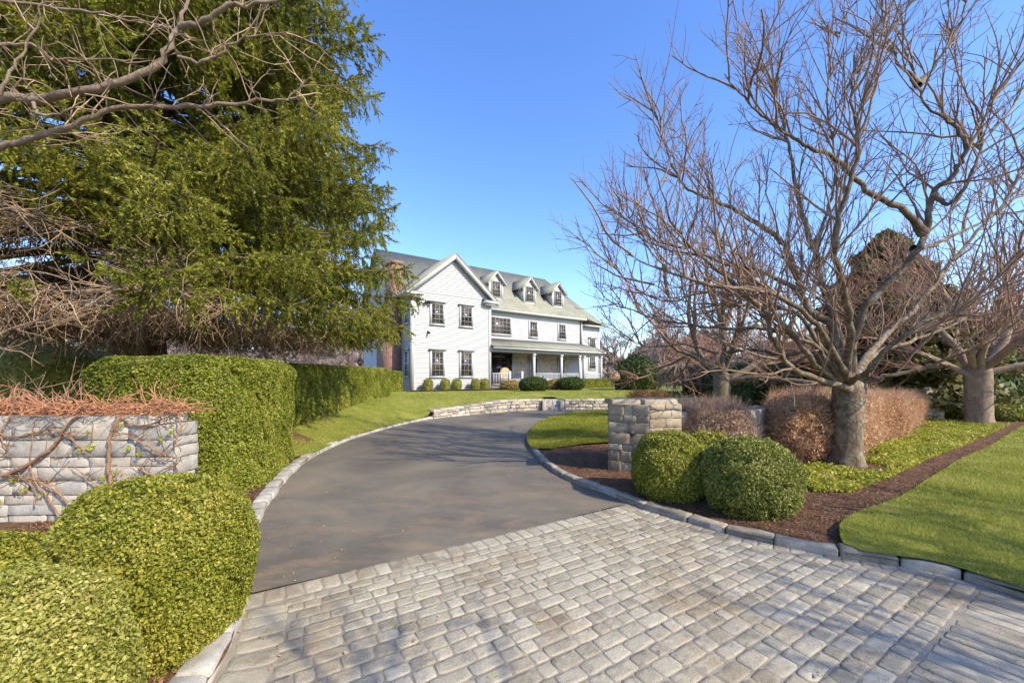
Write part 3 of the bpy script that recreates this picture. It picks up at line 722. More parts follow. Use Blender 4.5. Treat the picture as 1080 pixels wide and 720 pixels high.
# --- clipped hedges
def hedge(name, plan, z0f, z1f, dens, size, mat, label, cat='hedge', group=None, lump=.05, round_=.18, depth=.05, seed=0, spread=.8, leafy=True, aspect=1.7, res=.25, shoots=0, core_in=.07):
    """plan: closed CCW polygon, sides and top sampled with leaves over a slightly smaller core"""
    plan = np.array(plan, float); n = len(plan)
    per = np.vstack([plan, plan[:1]]); seg = np.linalg.norm(np.diff(per, axis=0), axis=1); d = np.r_[0, np.cumsum(seg)]
    cen = plan.mean(0)
    def at(s):
        return np.stack([np.interp(s, d, per[:,0]), np.interp(s, d, per[:,1])], 1)
    def nrm(s):
        e = .15; a = at((s-e) % d[-1]); b = at((s+e) % d[-1]); t = b-a; t /= np.linalg.norm(t, axis=1)[:,None]+1e-9
        return np.stack([t[:,1], -t[:,0]], 1)
    # core
    m = int(d[-1]/res); s = np.linspace(0, d[-1], m, endpoint=False); q = at(s); nn = nrm(s); k = 6
    zb = z0f(q[:,0], q[:,1]); zt = z1f(q[:,0], q[:,1]); V = []
    prof = [(0,0),(0,.35),(0,.7),(0,1-.0),(.0,1)]
    for j in range(k):
        f = j/(k-1); ins = core_in+(.12 if j == k-1 else 0)
        z = zb+(zt-zb-.06)*f
        V.append(np.c_[q-nn*ins, z])
    V.append(np.c_[q-nn*(.12+.2), zt-.045])
    V = np.vstack(V); Fc = []
    for j in range(k):
        for i in range(m): Fc.append((j*m+i, j*m+(i+1)%m, (j+1)*m+(i+1)%m, (j+1)*m+i))
    Fc.append(tuple(range(k*m, (k+1)*m)))
    # leaves on sides
    area = d[-1]*float((zt-zb).mean()); ns = int(area*dens)
    s = rng.uniform(0, d[-1], ns); u = rng.uniform(0, 1, ns); q = at(s); nn = nrm(s)
    zb = z0f(q[:,0], q[:,1]); zt = z1f(q[:,0], q[:,1]); z = zb+(zt-zb)*u
    p = np.c_[q, z]; rr = round_*np.clip(1-(zt-z)/round_, 0, 1)**2*.7
    off = lump*nz(p, 2.2, seed)+lump*.6*nz(p, 6.5, seed+4)-rr-depth*np.abs(rng.normal(0,1,ns))*.8+depth*.25-depth*1.5*sst(.45,.8,nz(p, 11, seed+8))
    p[:,:2] += nn*off[:,None]; Ns = np.c_[nn, np.full(ns, .25)]
    # leaves on top
    x0, y0 = plan.min(0); x1, y1 = plan.max(0); nt = int((x1-x0)*(y1-y0)*dens)
    tx = rng.uniform(x0, x1, nt); ty = rng.uniform(y0, y1, nt); kk = inpoly(tx, ty, plan); tx, ty = tx[kk], ty[kk]
    e = pdist(tx, ty, per); tz = z1f(tx, ty)-round_*.6*np.clip(1-e/round_, 0, 1)**2
    tp = np.c_[tx, ty, tz]; tp[:,2] += lump*.5*nz(tp, 3, seed)-depth*np.abs(rng.normal(0,1,len(tx)))*.8+depth*.3
    Nt = np.tile([0,0,1.0], (len(tp),1))
    Pn = np.vstack([p, tp]); Nn = np.vstack([Ns, Nt])
    Vl, Fl = leaf_quads(Pn, Nn, size, aspect=aspect, spread=spread)
    fl = [Fl+len(V)]
    VV = np.vstack([V, Vl])
    if shoots:
        i = rng.integers(0, len(Pn), shoots); b = Pn[i]; dd = Nn[i]*.6+rng.normal(0,.5,(shoots,3))+np.array([0,0,.8]); dd /= np.linalg.norm(dd,axis=1)[:,None]
        Ls = rng.uniform(.05,.28,shoots)[:,None]; w = rng.normal(0,1,(shoots,3)); w -= (w*dd).sum(1)[:,None]*dd; w /= np.linalg.norm(w,axis=1)[:,None]
        S = np.stack([b-w*.003, b+w*.003, b+dd*Ls+w*.001, b+dd*Ls-w*.001], 1).reshape(-1,3)
        fl.append(np.arange(shoots*4).reshape(-1,4)+len(VV)); VV = np.vstack([VV, S])
    loc = (float(cen[0]), float(cen[1]), float(z0f(cen[:1], cen[1:2])[0]))
    o = mesh_obj(name, VV-np.array(loc), [np.array(Fc[:-1])]+fl, mat)
    # top cap of core as n-gon is left out: the coat of leaves is dense; add a simple lid
    o.location = loc
    if label: tag(o, label, cat, group)
    return o
def dens_pts(pl, n=8):
    pl = [np.array(p, float) for p in pl]; out = []
    for i in range(len(pl)):
        a, b = pl[i], pl[(i+1) % len(pl)]; k = max(1, int(np.linalg.norm(b-a)/.3))
        out += [a+(b-a)*j/k for j in range(k)]
    # round the corners
    out = np.array(out)
    for _ in range(2): out = (np.roll(out,1,0)+out*2+np.roll(out,-1,0))/4
    return out
HG = lambda x, y: H(x, y)+.02
h1 = dens_pts([(-3.42,5.35),(-3.75,6.5),(-4.45,8.2),(-5.3,8.7),(-5.9,7.6),(-5.9,5.7),(-5.5,5.05),(-3.95,4.86)])
hedge('clipped_hedge', h1, HG, lambda x,y: 1.86+0*x, 9000, .0195, M['hedge'], 'tall thick clipped green hedge rising behind the left stone wall and bulging to the drive', seed=1, lump=.07, depth=.05, round_=.22)
h2 = dens_pts([(-5.75,9.6),(-5.62,18.8),(-7.2,18.9),(-7.4,9.4)])
hedge('clipped_hedge', h2, HG, lambda x,y: 1.93+.008*(y-9.6), 4600, .027, M['hedge'], 'long straight clipped green hedge on the left lawn running toward the white house', seed=2, lump=.06, depth=.055, round_=.2)
h3 = dens_pts([(-6.05,22.7),(-6.9,23.6),(-7.8,23.0),(-6.9,22.0)])
hedge('clipped_hedge', h3, HG, lambda x,y: 1.9+0*x, 1600, .04, M['hedge'], 'small block of clipped hedge against the left corner of the white house below the chimney', seed=3, lump=.03)

# ------------------------------------------------------------------ tubes and bare trees
class Tubes:
    def __init__(s): s.V = []; s.F4 = []; s.n = 0
    def add(s, pts, rad, sides=5):
        pts = np.asarray(pts, float); n = len(pts); rad = np.asarray(rad, float)
        t = np.gradient(pts, axis=0); t /= np.linalg.norm(t, axis=1)[:,None]+1e-9
        ref = np.array([.31,.22,.92]) if abs(t[0][2]) < .8 else np.array([.9,.3,.1])
        a = np.cross(t, ref); a /= np.linalg.norm(a, axis=1)[:,None]+1e-9; b = np.cross(t, a)
        th = np.linspace(0, 2*np.pi, sides, endpoint=False)
        ring = (pts[:,None]+rad[:,None,None]*(np.cos(th)[None,:,None]*a[:,None]+np.sin(th)[None,:,None]*b[:,None])).reshape(-1,3)
        i = np.arange(n-1)[:,None]*sides; k = np.arange(sides)[None,:]; k2 = (k+1) % sides
        f = np.stack([i+k, i+k2, i+sides+k2, i+sides+k], -1).reshape(-1,4)+s.n
        s.V.append(ring); s.F4.append(f); s.n += len(ring)
    def build(s, name, mat, parent=None, smooth=True):
        return mesh_obj(name, np.vstack(s.V), [np.vstack(s.F4)], mat, parent, smooth=smooth)
def wander(p, d, L, n, wob, up, rg):
    pts = [np.array(p, float)]; d = np.array(d, float); d /= np.linalg.norm(d)
    for i in range(n):
        d = d+rg.normal(0, wob, 3)+np.array([0,0,up]); d /= np.linalg.norm(d); pts.append(pts[-1]+d*L/n)
    return np.array(pts), d
def spawn(TB, pts, r0, level, rg, cfg):
    """side branches along a polyline; cfg: dict per level"""
    if level >= len(cfg): return
    c = cfg[level]; n = len(pts); seg = np.linalg.norm(np.diff(pts, axis=0), axis=1); T = seg.sum(); cum = np.r_[0, np.cumsum(seg)]
    m = rg.poisson(c['per_m']*T*(1-c['t0']))+c.get('min', 0)
    for k in range(m):
        t = c['t0']+(1-c['t0'])*rg.random(); s = t*T
        p = np.array([np.interp(s, cum, pts[:,q]) for q in range(3)]); i = min(n-2, int(np.searchsorted(cum, s))-1); i = max(i, 0)
        tg = pts[i+1]-pts[i]; tg /= np.linalg.norm(tg)+1e-9
        a = rg.normal(0,1,3); a -= (a@tg)*tg; a /= np.linalg.norm(a)+1e-9; a[2] += c.get('bias', .3); a /= np.linalg.norm(a)
        ang = R(rg.uniform(*c['ang'])); d = tg*math.cos(ang)+a*math.sin(ang)
        L = rg.uniform(*c['len'])*(1-.35*t); r = min(c['r']*rg.uniform(.75,1.2), r0*.8)
        q, _ = wander(p, d, L, c['n'], c['wob'], c['up'], rg)
        TB.add(q, np.linspace(r, r*c.get('tip', .35), len(q)), c['s'])
        spawn(TB, q, r, level+1, rg, cfg)
CFG = [dict(per_m=4.6, t0=.10, ang=(28,65), len=(.8,2.1), r=.017, n=7, wob=.13, up=.06, s=5, bias=.5, tip=.4),
       dict(per_m=5.4, t0=.12, ang=(25,60), len=(.35,1.1), r=.0075, n=5, wob=.14, up=.06, s=4, bias=.45, tip=.5),
       dict(per_m=5.0, t0=.1, ang=(30,65), len=(.10,.42), r=.0043, n=3, wob=.15, up=.04, s=3, bias=.3, tip=.6)]
def trunk_mesh(TBp, h, r, flare=1.5, lean=(0,0), top=1.06, sides=28, seed=0):
    n = 26; z = np.linspace(-.1, h, n); th = np.linspace(0, 2*np.pi, sides, endpoint=False)
    V = []
    for zz in z:
        f = max(zz, 0)/h; rr = r*(1+(flare-1)*math.exp(-f*9)+(top-1)*f*f)
        for a in th:
            k = 1+.05*math.sin(3*a+seed+zz)+.05*math.sin(5*a+2.1*zz+seed)*(.4+math.exp(-f*5))+.025*mnoise.noise(Vector((math.cos(a)*3, math.sin(a)*3, zz*5+seed)))*2
            V.append((lean[0]*f+rr*k*math.cos(a), lean[1]*f+rr*k*math.sin(a), zz))
    for f2, zz2 in ((.9,.16),(.68,.34),(.36,.46)):
        for a in th: V.append((lean[0]+r*top*f2*math.cos(a), lean[1]+r*top*f2*math.sin(a), h+r*zz2))
    n += 3
    V.append((lean[0], lean[1], h+r*.5)); Fq = []
    for i in range(n-1):
        for k in range(sides): k2 = (k+1) % sides; Fq.append((i*sides+k, i*sides+k2, (i+1)*sides+k2, (i+1)*sides+k))
    Ft = [((n-1)*sides+k, (n-1)*sides+(k+1) % sides, n*sides) for k in range(sides)]
    return np.array(V), [np.array(Fq), np.array(Ft)]

# --- the big bare tree at right: limbs follow the photograph, each at its own depth
TX, TY = 5.77, 6.86; TZ = .08
t1 = empty('bare_tree', (TX, TY, TZ)); tag(t1, 'large bare spreading tree with a thick lichen patched trunk on the right bed', 'tree')
V, Fc = trunk_mesh(None, 1.38, .215, 1.35, (.03,.0), 1.08, 32, 1.0)
mesh_obj('trunk', V, Fc, M['bark_lichen'], t1, smooth=True)
LIMBS = [
 (.15, [(890,402,6.86),(909,332,6.6),(930,305,6.5),(953,283,6.4),(968,262,6.3),(976,244,6.3),(984,205,6.2),(1000,190,6.1),(1012,172,6.0),(1020,155,5.9),(1010,138,5.8),(1000,128,5.8),(978,113,5.8),(968,90,5.8),(962,60,5.8)]),
 (.085,[(974,246,6.3),(953,222,6.2),(933,211,6.1),(914,200,6.0),(897,182,5.9),(881,167,5.8),(862,158,5.7),(842,150,5.6),(820,134,5.5),(798,117,5.5),(780,98,5.4),(764,78,5.4)]),
 (.12, [(884,398,6.8),(878,345,6.9),(862,334,7.0),(853,326,7.0),(845,310,7.1),(842,294,7.1),(833,272,7.1),(825,255,7.2),(806,240,7.2),(787,228,7.2),(770,218,7.3),(753,211,7.3),(735,204,7.3),(720,194,7.3),(710,176,7.3),(703,155,7.3),(694,130,7.3),(689,111,7.3)]),
 (.10, [(897,410,6.75),(882,406,6.5),(867,401,6.4),(844,393,6.2),(832,385,6.1),(822,370,6.0),(812,348,5.9),(807,325,5.8),(800,300,5.7),(785,275,5.6),(770,262,5.5),(748,250,5.4)]),
 (.07, [(905,405,6.8),(925,398,6.6),(940,395,6.5),(965,390,6.4),(985,384,6.3),(1003,377,6.2),(1020,371,6.1),(1045,356,6.0),(1075,345,5.9),(1110,330,5.8)]),
 (.10, [(882,395,7.0),(866,372,7.4),(848,356,7.7),(820,348,8.0),(790,345,8.2),(760,346,8.4),(730,343,8.6),(700,338,8.7),(668,328,8.8),(645,318,8.9)]),
 (.09, [(880,390,7.1),(852,372,7.6),(822,374,8.0),(790,368,8.3),(755,372,8.6),(722,363,8.9),(690,366,9.1),(662,358,9.3)]),
 (.13, [(888,398,6.9),(886,360,7.0),(880,338,7.0),(868,300,7.1),(858,262,7.2),(846,225,7.3),(838,190,7.4),(832,150,7.4),(820,110,7.4),(808,70,7.4)]),
 (.12, [(900,400,6.9),(914,378,7.3),(935,352,7.7),(962,328,8.0),(985,300,8.2),(1010,268,8.4),(1040,235,8.6),(1075,205,8.8),(1110,180,9.0)]),
 (.09, [(902,396,7.0),(925,372,7.5),(958,360,8.0),(1000,345,8.4),(1040,322,8.7),(1085,300,9.0)]),
 (.10, [(890,395,6.7),(897,350,6.2),(893,310,5.9),(882,270,5.6),(886,225,5.4),(900,180,5.3),(905,140,5.2),(898,95,5.2),(905,45,5.2)]),
 (.08, [(893,398,6.6),(880,372,6.1),(862,342,5.8),(838,322,5.6),(800,305,5.4),(760,303,5.3),(722,292,5.2),(690,282,5.2),(660,268,5.2)]),
 (.07, [(886,400,6.6),(872,380,6.3),(855,362,6.1),(833,352,6.0),(808,318,5.9),(782,322,5.8),(750,320,5.8),(715,316,5.8),(690,300,5.8)]),
 (.075,[(845,308,7.1),(822,296,7.0),(795,282,7.0),(765,278,7.0),(730,262,7.0),(700,258,7.0),(672,238,7.0),(655,220,7.0)]),
 (.075,[(893,404,6.7),(915,392,6.2),(940,365,5.9),(975,340,5.7),(1010,325,5.6),(1045,300,5.6),(1080,268,5.6),(1110,240,5.6)]),
 (.08,[(884,402,6.7),(858,384,6.2),(835,350,5.9),(800,325,5.7),(765,292,5.6),(735,268,5.5),(712,240,5.5),(698,205,5.5),(690,170,5.5)]),
 (.08,[(888,400,7.0),(868,368,7.3),(846,335,7.5),(815,322,7.6),(780,312,7.7),(742,308,7.8),(705,318,7.9),(672,305,8.0),(648,282,8.0)]),
 (.06, [(984,205,6.2),(1000,215,6.1),(1016,200,6.0),(1028,175,6.0),(1036,140,6.0),(1045,100,6.0),(1062,55,6.0)]),
 (.06, [(963,262,6.4),(985,258,6.5),(1010,245,6.6),(1040,232,6.7),(1065,205,6.7),(1082,165,6.7)]),
 (.07, [(858,262,7.2),(872,225,7.1),(880,190,7.0),(878,150,7.0),(872,110,7.0),(880,60,7.0),(890,20,7.0)]),
 (.06, [(968,90,5.8),(985,70,5.8),(1002,45,5.8),(1015,15,5.8),(1026,-15,5.8)]),
 (.05, [(968,88,5.8),(948,66,5.8),(935,40,5.8),(930,8,5.8),(925,-20,5.8)]),
]
rg = np.random.default_rng(11)
TBt = Tubes()
for r0, pts in LIMBS:
    w3 = np.array([Q(*p) for p in pts])-np.array([TX,TY,TZ]); w3 = smooth(w3, 4)
    w3[2:-1] += rg.normal(0,.012,(len(w3)-3,3))
    T = np.linspace(0,1,len(w3)); rad = (r0*(.45 if abs(w3[-1][0]-w3[0][0]) < .9 else .62))*((1-T)**1.0*.82+.12)
    rad[0] = r0*.95; rad[1] = r0*.8
    limb = Tubes(); limb.add(w3, rad, 12)
    ob = limb.build('limb', M['bark_lichen'], t1)
    spawn(TBt, w3[3:], r0, 0, rg, CFG)
# tall upright shoots along the crown top
for r0, pts in LIMBS:
    w3 = np.array([Q(*p) for p in pts[len(pts)//2:]])-np.array([TX,TY,TZ])
    for k in range(7):
        i = rg.integers(0, len(w3)-1); p = w3[i]+(w3[i+1]-w3[i])*rg.random()
        q, _ = wander(p, np.array([rg.normal(0,.35), rg.normal(0,.3), 1]), rg.uniform(.8,1.9), 6, .06, .05, rg)
        TBt.add(q, np.linspace(.011,.004,len(q)), 4)
        spawn(TBt, q, .01, 2, rg, [None, None, dict(per_m=8, t0=.1, ang=(25,60), len=(.05,.16), r=.005, n=2, wob=.1, up=.05, s=3)])
ob = TBt.build('twigs', M['twig'], t1, smooth=False)

def random_tree(name, loc, h_tr, r_tr, nl, reach, rise, rg, barkm, twigm, cfg, limb_up=.03, flare=1.3, thick=.45):
    root = empty(name, loc)
    V, Fc = trunk_mesh(None, h_tr, r_tr, flare, (0,0), 1.05, 20, rg.random()*6)
    mesh_obj('trunk', V, Fc, barkm, root, smooth=True)
    TL, TT = Tubes(), Tubes()
    for k in range(nl):
        a = 2*math.pi*(k+rg.uniform(-.3,.3))/nl; el = R(rg.uniform(*rise)); d = (math.cos(a)*math.cos(el), math.sin(a)*math.cos(el), math.sin(el))
        L = rg.uniform(*reach); p0 = np.array([0,0,h_tr*rg.uniform(.82,1.0)]); r = r_tr*thick*rg.uniform(.7,1.1)
        q, _ = wander(p0, d, L, 10, .13, limb_up, rg); T = np.linspace(0,1,len(q)); TL.add(q, r*((1-T)**.8*.85+.12), 9)
        for kk in range(2):
            i = rg.integers(2,6); dd = q[i+1]-q[i]; dd /= np.linalg.norm(dd); dd = dd+rg.normal(0,.5,3); dd[2] += .2
            q2, _ = wander(q[i], dd, L*rg.uniform(.45,.7), 8, .14, limb_up, rg); T2 = np.linspace(0,1,len(q2)); TL.add(q2, r*.55*((1-T2)**.8*.85+.12), 7)
            spawn(TT, q2, r*.5, 0, rg, cfg)
        spawn(TT, q[2:], r, 0, rg, cfg)
    TL.build('limbs', barkm, root); TT.build('twigs', twigm, root, smooth=False)
    return root
def copy_tree(o, loc, rz, sc, name=None, label=None, cat=None, group=None):
    c = o.copy(); C.objects.link(c); c.location = loc; c.rotation_euler = (0,0,rz); c.scale = (sc,sc,sc)
    if name: c.name = name
    for ch in o.children:
        k = ch.copy(); C.objects.link(k); k.parent = c
    if label: c['label'] = label
    if cat: c['category'] = cat
    if group: c['group'] = group
    return c
CFG2 = [dict(per_m=3.0, t0=.1, ang=(30,65), len=(.9,2.0), r=.022, n=6, wob=.13, up=.05, s=4, bias=.4),
        dict(per_m=4.4, t0=.1, ang=(25,60), len=(.4,1.1), r=.011, n=4, wob=.13, up=.05, s=3, bias=.4),
        dict(per_m=4.0, t0=.1, ang=(30,60), len=(.15,.5), r=.007, n=2, wob=.12, up=.03, s=3, bias=.3)]
t2 = random_tree('bare_tree', (14.85,12.68,.05), 1.75, .30, 9, (4.0,5.6), (18,62), np.random.default_rng(21), M['bark_tan'], M['twig_red'], CFG2, .03, 1.2)
tag(t2, 'bare tree with a stout tan trunk at the right edge beside green mounded bushes', 'tree')
t3 = random_tree('bare_tree', (7.05,13.4,.05), 1.6, .25, 9, (3.6,5.2), (12,68), np.random.default_rng(22), M['bark_brown'], M['twig_red'], CFG2, .03, 1.25)
tag(t3, 'bare tree with a pale forked trunk standing just behind the mauve brown shrubs', 'tree')
# street trees outside the frame at the right: they throw the soft bands over the setts
for i, (x, y, rz, sc) in enumerate(((8.9,-2.2,.7,1.0),(5.7,-4.6,2.1,.95))):
    copy_tree(t3, (x,y,0), rz, sc, None, ['bare street tree just outside the right side of the view','bare street tree behind the viewpoint, outside the view'][i], 'tree')

# near left tree, only its long boughs reach into the view
t4 = empty('bare_tree', (-7.0,2.9,.03)); tag(t4, 'near bare tree whose long pale boughs reach in over the spruce at the upper left', 'tree')
V, Fc = trunk_mesh(None, 1.9, .24, 1.3, (0,0), 1.1, 24, 3.0); mesh_obj('trunk', V, Fc, M['bark_limb'], t4, smooth=True)
TL, TT = Tubes(), Tubes(); rg = np.random.default_rng(31)
BO = [(.060,[(-160,190,3.3),(-80,130,3.25),(0,103,3.2),(40,106,3.15),(90,96,3.1),(140,82,3.1),(170,62,3.1),(185,35,3.1),(195,8,3.1),(202,-30,3.1)]),
      (.032,[(190,28,3.1),(215,22,3.05),(240,6,3.0),(262,5,3.0),(300,-3,3.0),(330,-20,3.0)]),
      (.042,[(-160,220,3.4),(-60,175,3.35),(0,155,3.3),(30,148,3.3),(90,127,3.3),(130,113,3.3),(200,113,3.3),(240,110,3.3),(280,106,3.3),(302,104,3.3),(322,84,3.3)]),
      (.026,[(-120,60,3.6),(-40,15,3.6),(0,2,3.6),(60,9,3.6),(110,15,3.6),(160,25,3.6),(200,38,3.6)]),
      (.018,[(188,60,3.1),(215,65,3.1),(232,56,3.1),(250,42,3.1),(280,36,3.1),(312,33,3.1)]),
      (.020,[(-60,60,3.0),(0,48,3.0),(30,46,3.0),(60,62,3.0),(110,64,3.0),(150,70,3.0)]),
      (.018,[(-30,110,2.9),(0,98,2.9),(15,70,2.9),(28,45,2.9),(45,10,2.9),(52,-15,2.9)]),
      (.016,[(35,108,2.9),(40,120,2.9),(60,122,2.9),(80,112,2.9),(92,100,2.9)]),
      (.030,[(-140,330,4.2),(-40,372,4.2),(0,352,4.2),(40,338,4.2),(68,318,4.2),(100,305,4.2)])]
for r0, pts in BO:
    w3 = smooth(np.array([Q(*p) for p in pts])-np.array([-7,2.9,.03]), 4); T = np.linspace(0,1,len(w3))
    if pts[0][0] < -70:
        w3 = np.vstack([[0.05,0,1.7], (w3[0]+np.array([0.05,0,1.7]))/2+[0,0,.15], w3]); T = np.linspace(0,1,len(w3))
    w3[3:] += rg.normal(0,.008,(len(w3)-3,3)); TL.add(w3, .74*r0*((1-T)**.8*.8+.16), 10)
    spawn(TT, w3[4:], r0, 1, rg, [None, dict(per_m=9.5, t0=.0, ang=(30,75), len=(.25,.75), r=.0055, n=6, wob=.2, up=.03, s=4, bias=.1),
                             dict(per_m=5, t0=.1, ang=(30,65), len=(.06,.25), r=.004, n=3, wob=.15, up=.03, s=3)])
for k in range(9):    # the rest of its crown, outside the view
    a = R(rg.uniform(95, 290)); el = R(rg.uniform(20,70)); q, _ = wander((0,0,1.8), (math.cos(a)*math.cos(el), math.sin(a)*math.cos(el), math.sin(el)), rg.uniform(3,4.5), 10, .12, .03, rg)
    TL.add(q, np.linspace(.10,.02,len(q)), 8); spawn(TT, q[2:], .08, 0, rg, CFG2[:2])
TL.build('boughs', M['bark_tan'], t4); TT.build('twigs', M['twig_dead'], t4, smooth=False)

# ------------------------------------------------------------------ spruce
def needles(B, D, L, mat, name, parent, K=16, nl=.06, nw=.018):
    """bottle-brush sprigs: arrays of base points B, unit directions D, lengths L"""
    n = len(B)
    t = (np.arange(K)+.5)/K; t = np.tile(t, (n,1))+rng.uniform(-.4/K,.4/K,(n,K))
    base = B[:,None]+D[:,None]*(t*L[:,None])[...,None]
    r = rng.normal(0,1,(n,K,3)); r -= (r*D[:,None]).sum(-1)[...,None]*D[:,None]; r /= np.linalg.norm(r,axis=-1)[...,None]+1e-9
    dr_ = D[:,None]*.75+r*.75; s = (nl*(1.05-.5*t))[...,None]*rng.uniform(.8,1.2,(n,K,1))
    w = np.cross(dr_, r+rng.normal(0,.4,(n,K,3))); w /= np.linalg.norm(w,axis=-1)[...,None]+1e-9
    V = np.stack([base-w*nw/2, base+w*nw/2, base+dr_*s], 2).reshape(-1,3)
    # weld each sprig's needles to a thin axis so that a sprig shares one colour: axis quad is implied by closeness
    Ft = np.arange(len(V)).reshape(-1,3)
    return V, Ft
def spruce():
    X0, Y0 = -8.7, 9.3; root = empty('spruce_tree', (X0, Y0, H1(X0,Y0))); tag(root, 'huge drooping spruce filling the upper left with dead brown twigs under its skirt', 'tree')
    V, Fc = trunk_mesh(None, 22, .42, 1.4, (0,0), .2, 20, 2.0); mesh_obj('trunk', V, Fc, M['bark_brown'], root, smooth=True)
    rg = np.random.default_rng(5); W, Dd = Tubes(), Tubes(); B, D, Ls = [], [], []
    nb = 360
    for k in range(nb):
        z = (2.3+(k/300)*9.2 if k < 300 else 11.5+(k-300)/60*10.5)+rg.uniform(-.2,.2); az = k*2.39996+rg.uniform(-.3,.3)
        f = (z-1.5)/22.5
        Lb = (6.75*(1-f)**.52)*rg.uniform(.78,1.03)
        Lb *= .88 if z < 3.1 else (.985 if z < 6.5 else 1.0)
        if z < 2.6: Lb *= .92
        dirh = np.array([math.cos(az), math.sin(az), 0])
        # visible half only gets full foliage: skip most far/left ones to save faces
        wx, wy = X0+dirh[0]*Lb, Y0+dirh[1]*Lb
        cull = (wx < -12.0) or (dirh[1] > .75 and dirh[0] < .2)
        n = 12; t = np.linspace(0,1,n)
        sl = .12+.5*f-.30*(1-f)
        zz = z+Lb*(sl*t-.34*t**2*(1-f*.7)+.22*t**4)
        zz = np.maximum(zz, 2.55+.35*t)
        side = np.array([-dirh[1], dirh[0], 0]); cv = rg.normal(0,.06)
        pts = dirh*(Lb*t)[:,None]+side*(cv*Lb*t**2)[:,None]; pts[:,2] = zz-H1(X0,Y0)
        W.add(pts, np.linspace(.05+.012*Lb*.5, .008, n), 5)
        if (cull or k >= 300) and rg.random() < .8: continue
        ns = int(Lb*6.5)
        for j in range(ns):
            tt = (j+rg.random())/ns; tt = .14+.86*tt; p = np.array([np.interp(tt, t, pts[:,q]) for q in range(3)])
            zw = p[2]+H1(X0,Y0)
            sg = 1 if j % 2 else -1
            Lsb = (.5+1.25*(1-tt)**.7*min(1, tt*2.2))*rg.uniform(.6,1.1)*(.55+.45*(1-f))
            d = dirh*math.cos(R(52))+side*sg*math.sin(R(52))+np.array([0,0,-.10+.12*rg.normal()])
            q, dl_ = wander(p, d, Lsb, 5, .08, -.05, rg)
            # dead zone: low, inside and towards the left
            px = p[0]+X0; dead = (zw < 2.65+.62*min(2.6,max(0,-4.2-px))+rg.normal(0,.25)) and (tt < .95) and px < -4.2+rg.normal(0,.4)
            if dead or (tt < .30):
                Dd.add(q, np.linspace(.010,.004,len(q)), 3)
                for _ in range(9 if zw < 4.8 else 2):
                    i = rg.integers(0,5); q2, _x = wander(q[i], rg.normal(0,1,3)+np.array([0,0,-.5]), rg.uniform(.2,.8), 4, .28, -.03, rg); Dd.add(q2, np.linspace(.007,.003,len(q2)), 3)
                continue
            W.add(q, np.linspace(.009,.004,len(q)), 3)
            # needle sprigs: along the branchlet, side shoots and hanging ones
            m = int(2+Lsb*10)
            for a in range(m):
                s = rg.random(); i = min(4, int(s*5)); b = q[i]+(q[i+1]-q[i])*(s*5-i); tg = q[i+1]-q[i]; tg /= np.linalg.norm(tg)
                if rg.random() < (.62 if zw > 3.0 else .35): dd = np.array([rg.normal(0,.22), rg.normal(0,.22), -1])+tg*.35; L = rg.uniform(.22,.62)*(1.15-.4*s)
                else: dd = tg+rg.normal(0,.45,3); L = rg.uniform(.14,.28)
                B.append(b); D.append(dd/np.linalg.norm(dd)); Ls.append(L)
            tg = q[-1]-q[-2]; tg /= np.linalg.norm(tg); B.append(q[-1]-tg*.05); D.append(tg); Ls.append(.28)
        # tip
        for a in range(5):
            tg = pts[-1]-pts[-2]; tg /= np.linalg.norm(tg); dd = tg+rg.normal(0,.25,3); B.append(pts[-1]-tg*.1*a); D.append(dd/np.linalg.norm(dd)); Ls.append(.3)
    B, D, Ls = np.array(B), np.array(D), np.array(Ls)
    open('/tmp/cnt','w').write('sprigs %d\n' % len(B))
    V, Ft = needles(B, D, Ls, None, None, None, K=26, nl=.085, nw=.027)
    # second row: a thin twig through each sprig, two crossing slivers
    mesh_obj('foliage', V, Ft, M['spruce'], root)
    W.build('boughs', M['bark_brown'], root); Dd.build('dead_twigs', M['twig_dead'], root, smooth=False)
spruce()

# ------------------------------------------------------------------ simple conifers and background plants
def cone_tree(name, loc, h, r, n, size, mat, label, group=None, seed=0, base=.1, trunk=True, e=1.0, cat='tree'):
    root = empty(name, loc); tag(root, label, cat, group)
    rg = np.random.default_rng(seed)
    z = rg.random(n)**1.15*h*(1-base)+h*base; f = (z-h*base)/(h*(1-base)); a = rg.uniform(0,2*np.pi,n)
    lay = .82+.18*np.sin(z*5.5+np.sin(a*3+seed)*1.5)
    R_ = r*(1-f)**e*lay*(1+.16*np.sin(a*5+z*1.3+seed)+.1*np.sin(a*11+z*3))
    rad = R_*np.sqrt(rg.uniform(.35,1,n))
    p = np.c_[rad*np.cos(a), rad*np.sin(a), z-.12*rad]
    nn = np.c_[np.cos(a), np.sin(a), np.full(n,.6)]
    V, Fq = leaf_quads(p, nn, size, aspect=2.4, spread=.8)
    mesh_obj('foliage', V, Fq, mat, root)
    if trunk:
        T = Tubes(); T.add(np.array([[0,0,-.1],[0,0,h*.5],[0,0,h*.93]]), [r*.08+.05, r*.05+.03, .02], 8); T.build('trunk', M['bark_brown'], root)
    return root
def g(x, y): return (x, y, H1(x, y)-.02)
cone_tree('conifer', g(15.6,16.6), 7.6, 3.6, 26000, .16, M['conifer_y'], 'tall olive conifer behind the large bare tree at right', seed=1, e=.6)
cone_tree('conifer', g(19.5,18.5), 6.0, 3.0, 18000, .17, M['conifer'], 'broad dark conifer behind the tree with the stout tan trunk at right', seed=2, e=.7)
